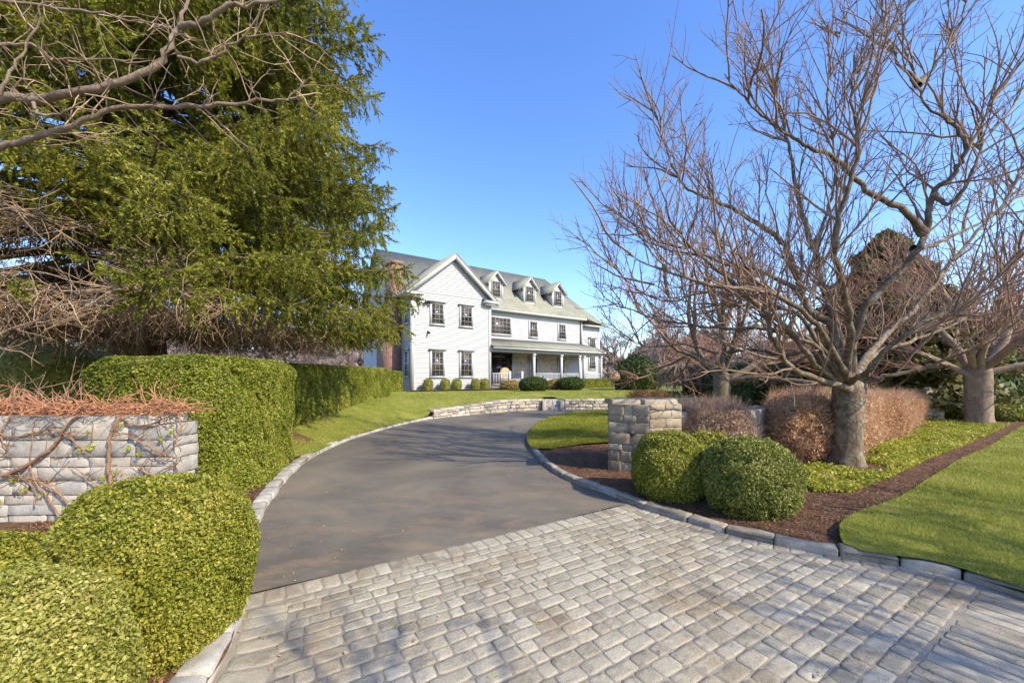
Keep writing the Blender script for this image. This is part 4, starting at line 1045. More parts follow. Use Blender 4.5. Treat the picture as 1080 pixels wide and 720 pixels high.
# broad dark evergreens behind the brown hedge
def evergreen(loc, r, n, size, mat, label, seed, cat='evergreen shrub', group=None, name='evergreen_shrub'):
    o = bush(name, loc, r, n, size, mat, label, cat, group, seed, e=2.0, lump=.16, sub=3, depth=.22, flat=1.0, lo=-.7)
    return o
for i, (px, Y, w, h, mt, lb) in enumerate([
    (672,26,1.5,1.3,'conifer','rounded dark evergreen shrub beyond the drive, just right of the house'),
    (745,22,1.2,1.0,'conifer','low dark evergreen under the trunk of the forked bare tree'),
    (790,19,1.7,1.25,'conifer','dark evergreen right of the forked trunk, above the shaded stone wall'),
    (835,18,1.5,1.45,'conifer_y','taller olive green evergreen left of the lichened trunk'),
    (868,18.5,1.4,1.3,'conifer','dark evergreen close behind the lichened trunk on its left'),
    (925,18,2.0,1.3,'conifer','dark evergreen just right of the lichened trunk above the brown hedge'),
    (985,19,2.2,1.45,'conifer','wide dark evergreen between the two thick trunks at right'),
    (1062,21,2.3,1.5,'conifer_y','olive evergreen at the right border behind the green mounds')]):
    x = (px-540)/F*Y; evergreen(g(x,Y), (w,w*.8,h), 9000, .09, M[mt], lb, i+1)
# weeping tan tree
def weeping(loc, h, r, label):
    root = empty('weeping_tree', loc); tag(root, label, 'tree'); rg = np.random.default_rng(3)
    T = Tubes(); T.add(np.array([[0,0,-.1],[.05,0,h*.5],[0,0,h*.8]]), [.10,.08,.06], 8); T.build('trunk', M['bark_tan'], root)
    T = Tubes()
    for k in range(420):
        a = rg.uniform(0,2*math.pi); rr = r*math.sqrt(rg.uniform(.1,1)); z1 = h*rg.uniform(.75,1.05)*(1-.15*(rr/r)**2); t = np.linspace(0,1,8)
        rad = rr*np.minimum(1, t*1.7)**.8; z = h*.7+(z1-h*.7)*np.minimum(1,t*2.4)-np.clip(t-.35,0,1)**1.3*rg.uniform(.7,1.4)*h*.85
        z = np.maximum(z, .15); T.add(np.c_[rad*np.cos(a+.3*t), rad*np.sin(a+.3*t), z], np.linspace(.022,.009,8), 3)
    T.build('crown', M['bark_tan'], root, smooth=False)
Yw = 22.0; weeping(g((722-540)/F*Yw, Yw), 1.9, 1.45, 'weeping tan bare tree with hanging branches right of the house')
# small round-headed tan tree on a thin stem
x, y = (647-540)/F*25, 25.0; root = empty('standard_tree', g(x,y)); tag(root, 'tiny tree with a tan ball head beside the right end of the house', 'tree')
T = Tubes(); T.add(np.array([[0,0,-.1],[0,0,.8]]), [.05,.04], 8); T.build('stem', M['bark_tan'], root)
cr = bush('crown', (0,0,.7), (.35,.35,.33), 900, .07, M['dryleaf2'], sub=3, seed=4, depth=.08); cr.parent = root
# orange-brown grass clumps
def clump(loc, r, h, n, mat, label, cat='ornamental grass', group=None, name='grass_clump'):
    a = rng.uniform(0,2*np.pi,n); rr = r*.55*np.sqrt(rng.random(n)); b = np.c_[rr*np.cos(a), rr*np.sin(a), np.zeros(n)]
    lean = rng.uniform(.1,.55,n); a2 = a+rng.normal(0,.5,n); L = h*rng.uniform(.7,1.1,n)
    d = np.c_[np.cos(a2)*lean, np.sin(a2)*lean, np.ones(n)]; d /= np.linalg.norm(d,axis=1)[:,None]
    w = np.c_[-np.sin(a2), np.cos(a2), np.zeros(n)]*.012
    V = np.stack([b-w, b+w, b+d*L[:,None]+w*.3, b+d*L[:,None]-w*.3], 1).reshape(-1,3)
    o = mesh_obj(name, V, np.arange(n*4).reshape(-1,4), mat); o.location = loc; return tag(o, label, cat, group)
for i, (px, lb) in enumerate(((676,'left one of two rusty orange round grass clumps seen just above the stone pillar'),(691,'right one of two rusty orange round grass clumps seen just above the stone pillar'))):
    Y = 14.5; clump(((px-540)/F*Y, Y, .1), .36, .98, 1600, M['drygrass'], lb, group='rusty grass clumps')
# brown dry shrubs along the right wall, then the long brown hedge
hA = dens_pts([(2.95,6.35),(4.1,6.65),(4.25,7.3),(4.1,8.1),(2.95,7.6)])
hedge('dry_shrub', hA, lambda x,y: .08+0*x, lambda x,y: 1.04+.05*np.sin(x*7)+0*x, 4200, .022, M['dryleaf2'], 'leafless mauve brown shrubs growing over the low wall right of the stone pillar', 'shrub', lump=.13, depth=.14, spread=1.2, aspect=3.2, seed=5, shoots=9000, core_in=.15)
hB = dens_pts([(4.75,6.75),(5.6,6.95),(9.8,9.9),(14.4,13.9),(13.9,15.0),(9.1,11.2),(5.6,8.6),(4.85,7.8)])
hedge('dry_hedge', hB, lambda x,y: .08+0*x, lambda x,y: 1.02+.2*sst(4.8,5.8,x)-.036*(x-5)+.05*np.sin(x*5)+.04*np.sin(x*13+y*7), 4000, .024, M['dryleaf'], 'long rusty brown winter hedge with dry leaves running behind the lichened trunk to the right', 'hedge', lump=.14, depth=.17, round_=.12, spread=1.2, aspect=2.6, seed=6, shoots=34000, core_in=.16)
# stone end pier of the wall beyond the brown hedge
root, _ = ashlar_prism('stone_pillar', [(14.55,14.0),(15.2,14.0),(15.2,14.7),(14.55,14.7)], -.03, 1.15, M['pillarstone'], [0,3], 'far pale stone pillar at the end of the brown hedge left of the stout tan trunk', 'stone pillar', (.15,.25), (.2,.4))
# green mounds at far right
for i, (px, py, Y, w, h, lb) in enumerate(((1018,446,14.4,.75,.46,'green mounded bush at right partly hidden by the stout tan trunk'),(1058,447,13.9,.85,.46,'green mounded bush right of the stout tan trunk by the pale path'),(1082,430,17.5,1.1,.50,'green mounded bush farthest right, behind the other mounds'))):
    x = (px-540)/F*Y; bush('mounded_bush', (x,Y,H1(x,Y)+.03), (w,w*.8,h), 9000, .04, M['box_green'], lb, 'bush', 'green mounds', 10+i, sub=3, depth=.06)

# house planting
HX, HY, HZ, HA = -5.93, 23.5, .68, R(35)
def hw(u, v, z=0): c, s = math.cos(HA), math.sin(HA); return (HX+c*u-s*v, HY+s*u+c*v, HZ+z)
# bed along the house
bedp = [hw(-.6,-.05)[:2], hw(-.6,-1.1)[:2], hw(4,-1.3)[:2], hw(9,-1.5)[:2], hw(16.5,-1.3)[:2], hw(16.5,-.05)[:2]]
sheet('house_bed', bedp, .5, .14, M['mulch'])
for i, (px, sz, lb) in enumerate(((451.5,.30,'leftmost small round bush at the base of the white gable front'),(469.5,.31,'second small round bush from the left under the gable front'),(481.7,.31,'third small round bush from the left below the right gable window'),(501.5,.30,'fourth small round bush from the left near the porch corner'),(510.8,.29,'small round bush nearest the porch steps'))):
    r_ = (px-540)/F; c, s = math.cos(HA), math.sin(HA); v = -.62; x0 = HX-s*v; y0 = HY+c*v; u = (r_*y0-x0)/(c-s*r_)
    bush('small_bush', hw(u, v, .02), (sz*.92,sz*.92,.40), 2600, .032, M['box_green'], lb, 'bush', 'small round bushes along the gable front', 20+i, sub=3, depth=.045, lo=-.9, e=3.2)
def at_house(px, v): r_ = (px-540)/F; c, s = math.cos(HA), math.sin(HA); x0 = HX-s*v; y0 = HY+c*v; return (r_*y0-x0)/(c-s*r_)
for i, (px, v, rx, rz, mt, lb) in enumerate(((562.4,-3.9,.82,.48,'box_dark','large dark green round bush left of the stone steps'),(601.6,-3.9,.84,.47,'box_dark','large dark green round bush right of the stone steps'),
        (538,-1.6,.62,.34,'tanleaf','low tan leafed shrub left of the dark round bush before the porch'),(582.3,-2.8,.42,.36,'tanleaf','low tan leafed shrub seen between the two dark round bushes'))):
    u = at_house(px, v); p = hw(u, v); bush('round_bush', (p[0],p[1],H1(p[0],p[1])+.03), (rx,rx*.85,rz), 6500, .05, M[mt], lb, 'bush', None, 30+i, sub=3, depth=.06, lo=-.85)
ph = dens_pts([hw(10.2,-1.15)[:2], hw(16.6,-1.5)[:2], hw(16.7,-.75)[:2], hw(10.2,-.45)[:2]])
hedge('porch_hedge', ph, lambda x,y: .6+0*x, lambda x,y: 1.42+0*x, 1500, .045, M['hedge'], 'low clipped green hedge along the front of the porch', 'hedge', seed=7, lump=.02)

# ------------------------------------------------------------------ the house
house = empty('house', (HX, HY, HZ), HA); tag(house, 'white clapboard house with an olive roof, a front gable, three dormers and a long porch', 'house')
def clap(mb, u0, u1, z0, z1, v, uf=None, step=.15, n=-1):
    z = z0
    while z < z1-.01:
        zt = min(z+step, z1); a, b = (u0, u1) if uf is None else uf((z+zt)/2)
        if b-a > .05:
            mb.add([(a, v-.034, z), (b, v-.034, z), (b, v-.004, zt), (a, v-.004, zt)], [(0,1,2,3)])
            mb.add([(a, v, z), (b, v, z), (b, v-.034, z), (a, v-.034, z)], [(0,1,2,3)])
        z = zt
EZ = 6.0
mb = MB()
# body volumes
mb.box(0.01, 5.45, 0.01, 2.4, -.3, EZ)                    # gable block
mb.box(0.01, 16.2, 2.22, 10.4, -.3, EZ)                    # main block
mb.box(16.2, 18.6, 2.45, 9.6, -.3, 5.5)                  # right wing
mb.slab([(0.01,0.01,EZ-.01),(5.45,0.01,EZ-.01),(2.73,0.01,8.3)], (0,4.5,0))
mb.slab([(0.01,2.22,EZ-.01),(0.01,10.4,EZ-.01),(0.01,6.4,9.85)], (.3,0,0))
clap(mb, 0, 5.46, -.2, EZ, 0)
clap(mb, 0, 5.46, EZ, 8.3, 0, lambda z: (max(0,(z-EZ)*2.73/2.35), min(5.46, 5.46-(z-EZ)*2.73/2.35)))
clap(mb, 5.46, 16.2, 3.7, EZ, 2.2)
clap(mb, 14.6, 16.2, .2, 3.0, 2.2); clap(mb, 16.2, 18.6, -.2, 5.5, 2.43)
# left side wall boards
Ms = Matrix(((0,-1,0,0),(1,0,0,0),(0,0,1,0),(0,0,0,1)))
side = MB(); clap(side, -10.4, 0, -.2, EZ, 0)
vs = [Vector((v[1], -v[0], v[2])) for v in side.V]        # board plane faces -u
mb.add(vs, [tuple(reversed(f)) for f in side.F])
mb.build('wall', M['white'], house)
# trim: corner boards, frieze, base, rakes, returns
mb = MB()
mb.box(-.04,.13,-.06,-.036,-.2,EZ); mb.box(5.33,5.50,-.06,-.036,-.2,EZ); mb.box(-.06,-.036,-.035,.16,-.2,EZ)
mb.box(16.0,16.2,2.15,2.17,3.7,EZ-.2); mb.box(18.45,18.62,2.38,2.402,-.2,5.3); mb.box(5.46,16.2,2.14,2.17,EZ-.28,EZ-.02)
mb.box(-.06,-.036,.2,10.4,EZ-.25,EZ-.02); mb.box(0.14,5.32,-.055,-.037,-.2,.02)
def rake(u0, z0, u1, z1, v0, v1, t):
    mb.slab([(u0,v0,z0),(u1,v0,z1),(u1,v0,z1-t),(u0,v0,z0-t)], (0,v1-v0,0))
rake(-.42,5.93,2.73,8.60,-.36,-.30,.36); rake(5.88,5.93,2.73,8.60,-.36,-.30,.36)
rake(-.10,6.02,2.73,8.38,-.30,-.03,.10); rake(5.56,6.02,2.73,8.38,-.30,-.03,.10)
# eave returns (boxed)
mb.box(-.46,.62,-.40,-.03,5.72,5.90); mb.box(4.84,5.92,-.40,-.03,5.72,5.90)
mb.box(-.38,.50,-.32,-.04,5.60,5.719); mb.box(4.96,5.84,-.32,-.04,5.60,5.719)
# gutters / fascia of side and main eaves
mb.box(-.47,-.34,-.30,1.95,5.76,5.93); mb.box(-.34,-.01,-.03,1.95,5.78,5.84)
mb.box(5.95,16.35,1.74,1.86,5.72,5.88); mb.box(5.46,16.3,1.86,2.19,5.74,5.80)
mb.box(16.36,18.95,1.98,2.10,5.30,5.43); mb.box(16.2,18.9,2.10,2.40,5.32,5.37)
mb.build('trim', M['trim'], house)
# downspout
mb = MB(); mb.box(15.95,16.03,2.06,2.13,3.6,5.72); mb.build('downspout', M['sash'], house)
# roofs
mb = MB()
def plane(pts, t=.10): mb.slab(pts, (0,0,-t))
RZ, RV = 10.1, 6.4
sl = (RZ-5.95)/(RV-1.75)
# main front slope with the hip at right, back slope, hip end
plane([(-.35,1.75,5.95),(16.4,1.75,5.95),(16.4,2.0,5.95+sl*.25),(15.5,RV,RZ),(-.35,RV,RZ)])
plane([(16.4,1.77,5.93),(19.0,2.0,5.50),(15.5,RV,RZ-.005)])
plane([(19.0,2.0,5.5),(19.0,10.4,5.5),(15.5,RV,RZ-.004)])
plane([(-.35,RV,RZ),(15.5,RV,RZ),(19.0,10.9,5.6),(-.35,10.9,5.95)])
# gable block roof, both slopes
vr = 1.75+(8.62-5.95)/sl
plane([(-.44,-.38,5.95),(2.73,-.38,8.66),(2.73,vr,8.66),(-.44,1.74,5.95)]); plane([(2.73,-.38,8.66),(5.90,-.38,5.95),(5.90,1.74,5.95),(2.73,vr,8.66)])
mb.build('roof', M['roof'], house)
# return roofs
for a, b in ((-.48,.64),(4.82,5.94)): mb = MB(); mb.slab([(a,-.42,5.905),(b,-.42,5.905),(b,-.02,6.05),(a,-.02,6.05)], (0,0,-.006)); mb.build('return_cap', M['capdark'], house)

def window(u0, u1, z0, z1, v, nx, nzz, cap=True, side=False, sash='trim', casing=.10, off=-.038, parent=None, meet=True):
    def mapm(p):
        return p if not side else (p[1], -p[0], p[2])
    def B(mb, *a):
        x0,x1,y0,y1,q0,q1 = a
        if side: mb.box(y0,y1,-x1,-x0,q0,q1)
        else: mb.box(x0,x1,y0,y1,q0,q1)
    f = MB(); w = casing; y = v+off
    B(f, u0-w,u0,y-.05,y,z0-.02,z1+w); B(f, u1,u1+w,y-.05,y,z0-.02,z1+w); B(f, u0,u1,y-.048,y,z1,z1+w); B(f, u0-w-.03,u1+w+.03,y-.09,y,z0-.09,z0-.021)
    fr = f.build('window', M['trim'], parent or house)
    s = MB(); t = .035
    B(s, u0+.001,u0+t,y-.03,y-.001,z0-.019,z1-.001); B(s, u1-t,u1-.001,y-.03,y-.001,z0-.019,z1-.001); B(s, u0+t,u1-t,y-.03,y-.001,z1-t,z1-.001); B(s, u0+t,u1-t,y-.03,y-.001,z0-.019,z0+t)
    zm = (z0+z1)/2
    if meet: B(s, u0+t,u1-t,y-.034,y-.002,zm-.02,zm+.02)
    for i in range(1,nx): x = u0+(u1-u0)*i/nx; B(s, x-.012,x+.012,y-.024,y-.003,z0+t,z1-t)
    for j in range(1,nzz):
        zz = z0+(z1-z0)*j/nzz
        if meet and abs(zz-zm) < .03: continue
        B(s, u0+t,u1-t,y-.0235,y-.0035,zz-.012,zz+.012)
    s.build('sash', M[sash], fr)
    g_ = MB(); B(g_, u0+t,u1-t,y-.012,y-.006,z0+t,z1-t); g_.build('pane', M['glass'], fr)
    if cap:
        c = MB(); B(c, u0-w-.09,u1+w+.09,y-.15,y,z1+w+.002,z1+w+.055); c.build('lintel_cap', M['capdark'], fr)
    return fr
for u0,u1 in ((1.24,2.02),(3.23,4.03)):
    window(u0,u1,4.14,5.36,0,3,4,sash='sash'); window(u0,u1,.94,2.44,0,3,4,sash='sash')
window(6.55,8.60,4.08,5.28,2.2,6,4,cap=False,sash='sash',meet=False)
window(10.46,11.18,4.05,5.22,2.2,3,4,cap=False,sash='sash'); window(13.48,14.22,4.05,5.22,2.2,3,4,cap=False,sash='sash')
window(17.32,18.02,3.5,4.22,2.43,3,3,cap=True,sash='sash',meet=False); window(17.3,18.02,1.6,2.64,2.43,3,3,cap=False,sash='sash',meet=False)
for z0,z1 in ((4.14,5.36),(.94,2.44)):
    window(-.98,-.42,z0,z1,0,2,4,side=True,cap=True); window(-6.2,-5.5,z0,z1,0,2,4,side=True,cap=True)
# dormers
for uc in (7.65,10.86,13.86):
    v0 = 2.7; zb = 5.95+sl*(v0-1.75); w = .63; ze, zp = 8.06, 8.72
    d = MB(); vb = 1.75+(ze-5.95)/sl; vp = 1.75+(zp-5.95)/sl
    d.slab([(uc-w,v0,zb-.1),(uc-w,v0,ze),(uc-w,vb,ze)], (.02,0,0)); d.slab([(uc+w-.02,v0,zb-.1),(uc+w-.02,v0,ze),(uc+w-.02,vb,ze)], (.02,0,0))
    d.slab([(uc-w+.02,v0,zb-.1),(uc+w-.02,v0,zb-.1),(uc+w-.02,v0,ze),(uc,v0,zp-.04),(uc-w+.02,v0,ze)], (0,.03,0))
    dm = d.build('dormer', M['white'], house)
    t = MB()
    t.box(uc-w-.01,uc-w+.13,v0-.03,v0-.001,zb-.08,ze+.02); t.box(uc+w-.13,uc+w+.01,v0-.03,v0-.001,zb-.08,ze-.01); t.box(uc-w+.131,uc+w-.131,v0-.028,v0-.001,zb-.08,zb+.06)
    for sg in (-1,1):
        a = uc+sg*(w+.24)
        t.slab([(a,v0-.24,ze-.16),(uc,v0-.24,zp+.16),(uc,v0-.24,zp-.02),(a-sg*.0,v0-.24,ze-.32)], (0,.04,0))
        t.slab([(uc+sg*(w+.12),v0-.20,ze-.07),(uc,v0-.20,zp+.07),(uc,v0-.20,zp-.03),(uc+sg*(w+.12),v0-.20,ze-.17)], (0,.19,0))
    t.build('dormer_trim', M['trim'], dm)
    r_ = MB()
    for sg in (-1,1):
        vb2 = 1.75+(ze-.14-5.95)/sl; vp2 = 1.75+(zp+.2-5.95)/sl
        r_.slab([(uc+sg*(w+.27),v0-.26,ze-.14),(uc,v0-.26,zp+.2),(uc,vp2+.05,zp+.2),(uc+sg*(w+.27),vb2+.05,ze-.14)], (0,0,-.05))
    r_.build('dormer_roof', M['roof'], dm)
    f = MB(); a, b, y = uc-.36, uc+.36, v0-.032; z0, z1 = zb+.13, ze+.04
    f.box(a-.001,a+.04,y-.03,y,z0,z1); f.box(b-.04,b,y-.03,y,z0,z1); f.box(a+.04,b-.04,y-.03,y,z0,z0+.04); f.box(a+.04,b-.04,y-.03,y,z1-.04,z1); f.box(a+.04,b-.04,y-.032,y,(z0+z1)/2-.02,(z0+z1)/2+.02)
    for i in (1,2): x = a+(b-a)*i/3; f.box(x-.012,x+.012,y-.025,y-.001,z0+.04,z1-.04)
    for j in (1,3): zz = z0+(z1-z0)*j/4; f.box(a+.04,b-.04,y-.024,y-.002,zz-.012,zz+.012)
    f.build('window_sash', M['sash'], dm)
    g_ = MB(); g_.box(a+.03,b-.03,y-.008,y-.003,z0+.03,z1-.03); g_.build('pane', M['glass'], dm)
# chimney
mb = MB(); mb.box(-.95,-.03,1.65,3.7,-.3,3.2); mb.box(-.62,-.03,1.65,3.1,3.2,7.9); mb.box(-.70,.10,1.57,3.18,7.9,8.1)
mb.slab([(-.95,1.66,3.2),(-.62,1.66,3.2),(-.62,1.66,3.75)], (0,1.44,0)); mb.build('chimney', M['brick'], house)
# porch
mb = MB(); mb.box(5.5,16.3,-.25,2.2,.12,.26); mb.box(5.55,16.2,-.2,2.1,-.3,.119); mb.build('porch_floor', M['wood_grey'], house)
mb = MB(); mb.slab([(5.46,-.42,2.98),(16.45,-.42,2.98),(16.2,2.17,3.74),(5.46,2.17,3.74)], (0,0,-.07)); mb.build('porch_roof', M['roof'], house)
mb = MB(); mb.box(5.5,16.3,-.12,.10,2.58,2.86); mb.box(5.5,16.4,-.40,-.30,2.78,2.90); mb.box(5.5,16.3,-.30,2.17,2.862,2.90); mb.box(16.1,16.3,.1,2.4,2.58,2.86); mb.build('porch_beam', M['trim'], house)
for u in (9.15,11.8,13.72,14.2,16.15):
    p = MB(); p.box(u-.085,u+.085,-.10,.07,.26,2.579); p.box(u-.12,u+.12,-.13,.10,.26,.40); p.box(u-.12,u+.12,-.13,.10,2.42,2.575); p.build('post', M['trim'], house)
for a, b in ((5.6,7.0),(9.27,11.68),(11.92,13.6),(14.32,16.03)):
    p = MB(); p.box(a,b,-.05,0,1.10,1.17); p.box(a,b,-.045,-.005,.36,.41)
    x = a+.06
    while x < b-.03: p.box(x,x+.035,-.042,-.008,.411,1.099); x += .13
    p.build('railing', M['trim'], house)
for a in (6.95,8.0): mb = MB(); mb.box(a,a+.15,-.1,.05,.26,1.3); mb.build('newel', M['trim'], house)
mb = MB()
for i in range(3): mb.box(7.1,8.0,-.25-.3*(i+1),-.25-.3*i,-.25,.26-.13*(i+1)+.05)
mb.build('entry_steps', M['trim'], house)
# porch back wall: wainscot, veneer stone, door, windows
mb = MB(); mb.box(8.9,14.6,2.14,2.19,.26,1.06); mb.box(8.9,14.6,2.12,2.2,1.061,1.12); mb.box(8.72,8.9,2.12,2.19,.26,2.86); mb.box(10.2,10.4,2.12,2.138,1.12,2.5); mb.box(5.47,6.6,2.12,2.19,.26,2.86); mb.build('wainscot', M['trim'], house)
V, Fc = [], []
for x0,x1,q0,q1 in ashlar_rects(5.7, 1.72, (.12,.22), (.18,.45)):
    block(V, Fc, (8.9+(x0+x1)/2, 2.19, 1.12+(q0+q1)/2), (1,0,0), (0,0,1), (0,-1,0), x1-x0-.01, q1-q0-.01, .03+rng.uniform(0,.015), .008, .003)
mesh_obj('stone_veneer', V, Fc, M['veneer'], house)
window(10.5,11.1,.75,2.35,2.12,3,4,cap=False,sash='sash'); window(13.4,14.0,.75,2.35,2.12,3,4,cap=False,sash='sash')
mb = MB(); y = 2.16
mb.box(6.62,6.72,y-.08,y,.26,2.68); mb.box(8.60,8.71,y-.08,y,.26,2.68); mb.box(6.72,8.60,y-.08,y,2.58,2.68); mb.box(6.72,8.60,y-.075,y,2.22,2.30); mb.box(7.14,7.22,y-.075,y,.26,2.22); mb.box(8.1,8.18,y-.075,y,.26,2.22)
mb.box(7.221,8.099,y-.05,y-.01,.26,.9)
d = mb.build('door', M['darkdoor'], house)
g_ = MB(); g_.box(6.72,7.14,y-.03,y-.02,.3,2.22); g_.box(7.26,8.06,y-.035,y-.02,.9,2.2); g_.box(8.18,8.60,y-.03,y-.02,.3,2.22); g_.box(6.72,8.6,y-.03,y-.02,2.3,2.58); g_.build('pane', M['glass'], d)
# floodlight and camera under the eave
for u, z, n_ in ((.95,5.42,'floodlight'),(1.02,3.6,'wall_lamp')):
    p = MB(); p.box(u-.05,u+.05,-.10,-.03,z-.06,z+.06)
    for sg in (-1,1):
        Mx = Matrix.Translation((u+sg*.12,-.22,z-.04)) @ Matrix.Rotation(R(35*sg),4,'Z') @ Matrix.Rotation(R(25),4,'X'); p.box(-.07,.07,-.10,.10,-.07,.07,Mx) if n_ == 'floodlight' else (p.box(-.045,.045,-.10,.10,-.045,.045,Matrix.Translation((u,-.2,z-.05)) @ Matrix.Rotation(R(25),4,'X')) if sg > 0 else None)
    p.build(n_, M['black'], house)
# egg-backed wicker seat on the porch beside the door
p = hw(7.55,.9,.26); root = empty('wicker_chair', p, HA+.2); tag(root, 'tan round backed wicker chair on the porch in front of the dark entrance door', 'chair')
def dome(rx, ry, rz, n=20, m=8):
    V = []; 
    for j in range(m+1):
        e = math.pi/2*j/m
        for i in range(n): a = 2*math.pi*i/n; V.append((rx*math.cos(a)*math.cos(e), ry*math.sin(a)*math.cos(e), rz*math.sin(e)))
    Fq = [(j*n+i, j*n+(i+1)%n, (j+1)*n+(i+1)%n, (j+1)*n+i) for j in range(m) for i in range(n)]
    return np.array(V), Fq
V, Fc = dome(.55,.22,.62); V[:,2] += .75; V[:,1] += .35; mesh_obj('backrest', V, Fc, M['wicker'], root, smooth=True)
mb = MB(); mb.box(-.45,.45,-.35,.35,.36,.44); mb.box(-.5,.5,.2,.4,.44,.76); mb.build('seat', M['wicker'], root)
for sx in (-1,1):
    for sy in (-1,1): mb = MB(); mb.box(sx*.4-.02,sx*.4+.02,sy*.3-.02,sy*.3+.02,0,.359); mb.build('leg', M['wicker'], root)

# ------------------------------------------------------------------ vines on the left wall
vr = empty('climbing_vine', (-5.0,4.1,0)); tag(vr, 'bare reddish climbing vine over the left stone wall with a tangled fringe on top', 'vine')
T, T2 = Tubes(), Tubes(); rg = np.random.default_rng(77); O = np.array([-5.0,4.1,0])
def wp(px, py, out=.03):
    # wall front plane y = 4.12 + .025*(x+8.2)
    k = (px-540)/F; Y = (4.12+.0248*8.2)/(1-.0248*k); return np.array([k*Y, Y-out, CAMH-(py-HOR)*Y/F])-O
VP = [(.022,[(128,540),(122,510),(119,485),(121,460),(128,445),(132,435)]), (.020,[(10,500),(30,492),(52,478),(62,468),(73,455),(80,444),(95,432)]), (.012,[(73,457),(60,452),(40,456),(18,460),(0,452),(-30,440)]),
      (.012,[(132,440),(150,448),(165,446),(180,440),(190,436)]), (.010,[(140,460),(155,466),(170,475),(178,485),(186,480),(196,486)]), (.010,[(150,492),(165,500),(180,492),(192,488)]),
      (.010,[(70,545),(55,520),(42,505),(38,490),(40,470),(42,440)]), (.009,[(0,470),(15,440),(25,425)]), (.010,[(85,545),(70,520),(50,508),(38,500)]), (.008,[(45,530),(40,510),(25,502),(0,512)]),
      (.010,[(-60,520),(-30,490),(0,482),(20,478)]), (.009,[(75,455),(90,470),(100,480)]), (.008,[(115,515),(100,505),(90,498)]), (.010,[(190,436),(195,450),(190,462),(196,475)]), (.008,[(-20,445),(5,458),(15,480)])]
for r0, pts in VP:
    q = smooth(np.array([wp(a, b, .035+rg.uniform(0,.03)) for a, b in pts]), 5); q[:,1] += rg.normal(0,.006,len(q)); T.add(q, np.linspace(r0, r0*.5, len(q)), 7)
    for k in range(5):
        i = rg.integers(1, len(q)-2); d = np.array([rg.normal(0,1), rg.normal(0,.05), rg.normal(.2,.8)]); s, _ = wander(q[i], d, rg.uniform(.15,.5), 6, .22, .02, rg); s[:,1] = np.clip(s[:,1], s[0][1]-.08, s[0][1]+.03)
        T.add(s, np.linspace(.005,.0025,len(s)), 4)
# fringe on top: thick mat of reddish runners
for k in range(620):
    x = rg.uniform(-7.6,-3.5); p = np.array([x, 4.20+rg.uniform(-.06,.3), 1.22+rg.uniform(0,.07)])-O; d = np.array([rg.normal(0,1.3), rg.normal(.0,.4), rg.normal(.05,.30)])
    s, _ = wander(p, d, rg.uniform(.12,.45), 6, .28, .0, rg); s[:,2] = np.maximum(s[:,2], 1.20-.0); T2.add(s, np.linspace(.006,.003,len(s)), 4)
T.build('stems', M['vine'], vr); T2.build('fringe_stems', simple('vine_red_bark', (.42,.19,.10), .8, .35, 5), vr, smooth=False)
n = 5000; pp = np.c_[rg.uniform(-7.6,-3.5,n), 4.18+rg.uniform(-.06,.36,n), 1.21+np.abs(rg.normal(0,.055,n))]-O
V, Fq = leaf_quads(pp, np.tile([0,-.5,.8],(n,1)), .012, aspect=3.0, spread=1.2); mesh_obj('dry_tips', V, Fq, M['vine_red'], vr)
cl = [wp(a,b,.05) for a,b in ((89,475),(140,472),(151,478),(113,502),(130,510),(173,463),(98,455),(20,505),(3,528),(50,520),(186,455),(132,448),(30,515),(100,470),(128,497))]
pp = np.vstack([c+rg.normal(0,.016,(14,3)) for c in cl]); V, Fq = leaf_quads(pp, np.tile([0,-1.0,.3],(len(pp),1)), .02, aspect=1.5, spread=.7); mesh_obj('new_leaves', V, Fq, M['cover'], vr)

# ------------------------------------------------------------------ grass, ground cover, mulch chips
def scatter(poly, n, wfun=None):
    poly = np.asarray(poly)[:, :2]; x0, y0 = poly.min(0); x1, y1 = poly.max(0)
    x = rng.uniform(x0, x1, n); y = rng.uniform(y0, y1, n); k = inpoly(x, y, poly)
    if wfun is not None: k &= rng.random(n) < wfun(x, y)
    return x[k], y[k]
def blades(name, x, y, z, h, w, mat, label):
    n = len(x); a = rng.uniform(0,2*np.pi,n); b = np.c_[x, y, z]; hh = h*rng.uniform(.5,1.2,n)*(1+.45*nz(b, 3.1, 2)+.3*nz(b, 9.0, 5))
    lean = np.c_[rng.normal(0,.55,n), rng.normal(0,.55,n), np.ones(n)]; lean /= np.linalg.norm(lean,axis=1)[:,None]
    dist = np.hypot(x, y); ww = (w*np.clip(dist/5, .7, 4))[:,None]
    W = np.c_[np.cos(a), np.sin(a), np.zeros(n)]*ww
    V = np.stack([b-W, b+W, b+lean*hh[:,None]], 1).reshape(-1,3)
    o = mesh_obj(name, V, np.arange(n*3).reshape(-1,3), mat); tag(o, label, 'grass', kind='stuff'); return o
fall = lambda x, y: np.clip(1.1*(4.5/np.hypot(x, y))**1.6, .02, 1)
def vis(x, y): return (y > .5) & (np.abs(x) < 1.36*y+.5)
x, y = scatter(lawn_right, 1500000, lambda x, y: fall(x, y)*vis(x, y)*(y < 14)); open('/tmp/cnt','a').write('grass %d\n' % len(x))
z = H(x,y)+.085+.06*sst(0,.5,pdist(x,y,KRs[20:]))
blades('right_lawn_grass', x, y, z, .035, .0022, M['grass'], 'short mown green grass of the sunny lawn at lower right')
x, y = scatter(lawn_left, 2600000, lambda x, y: (~inpoly(x, y, np.array(bedp)))*np.clip(.5*(9/np.hypot(x, y))**2, 0, 1)*vis(x, y)*(y < 23)); open('/tmp/cnt','a').write('grass %d\n' % len(x))
blades('front_lawn_grass', x, y, H(x,y)+.075, .045, .0025, M['grass'], 'mown green grass between the left hedge and the drive kerb')
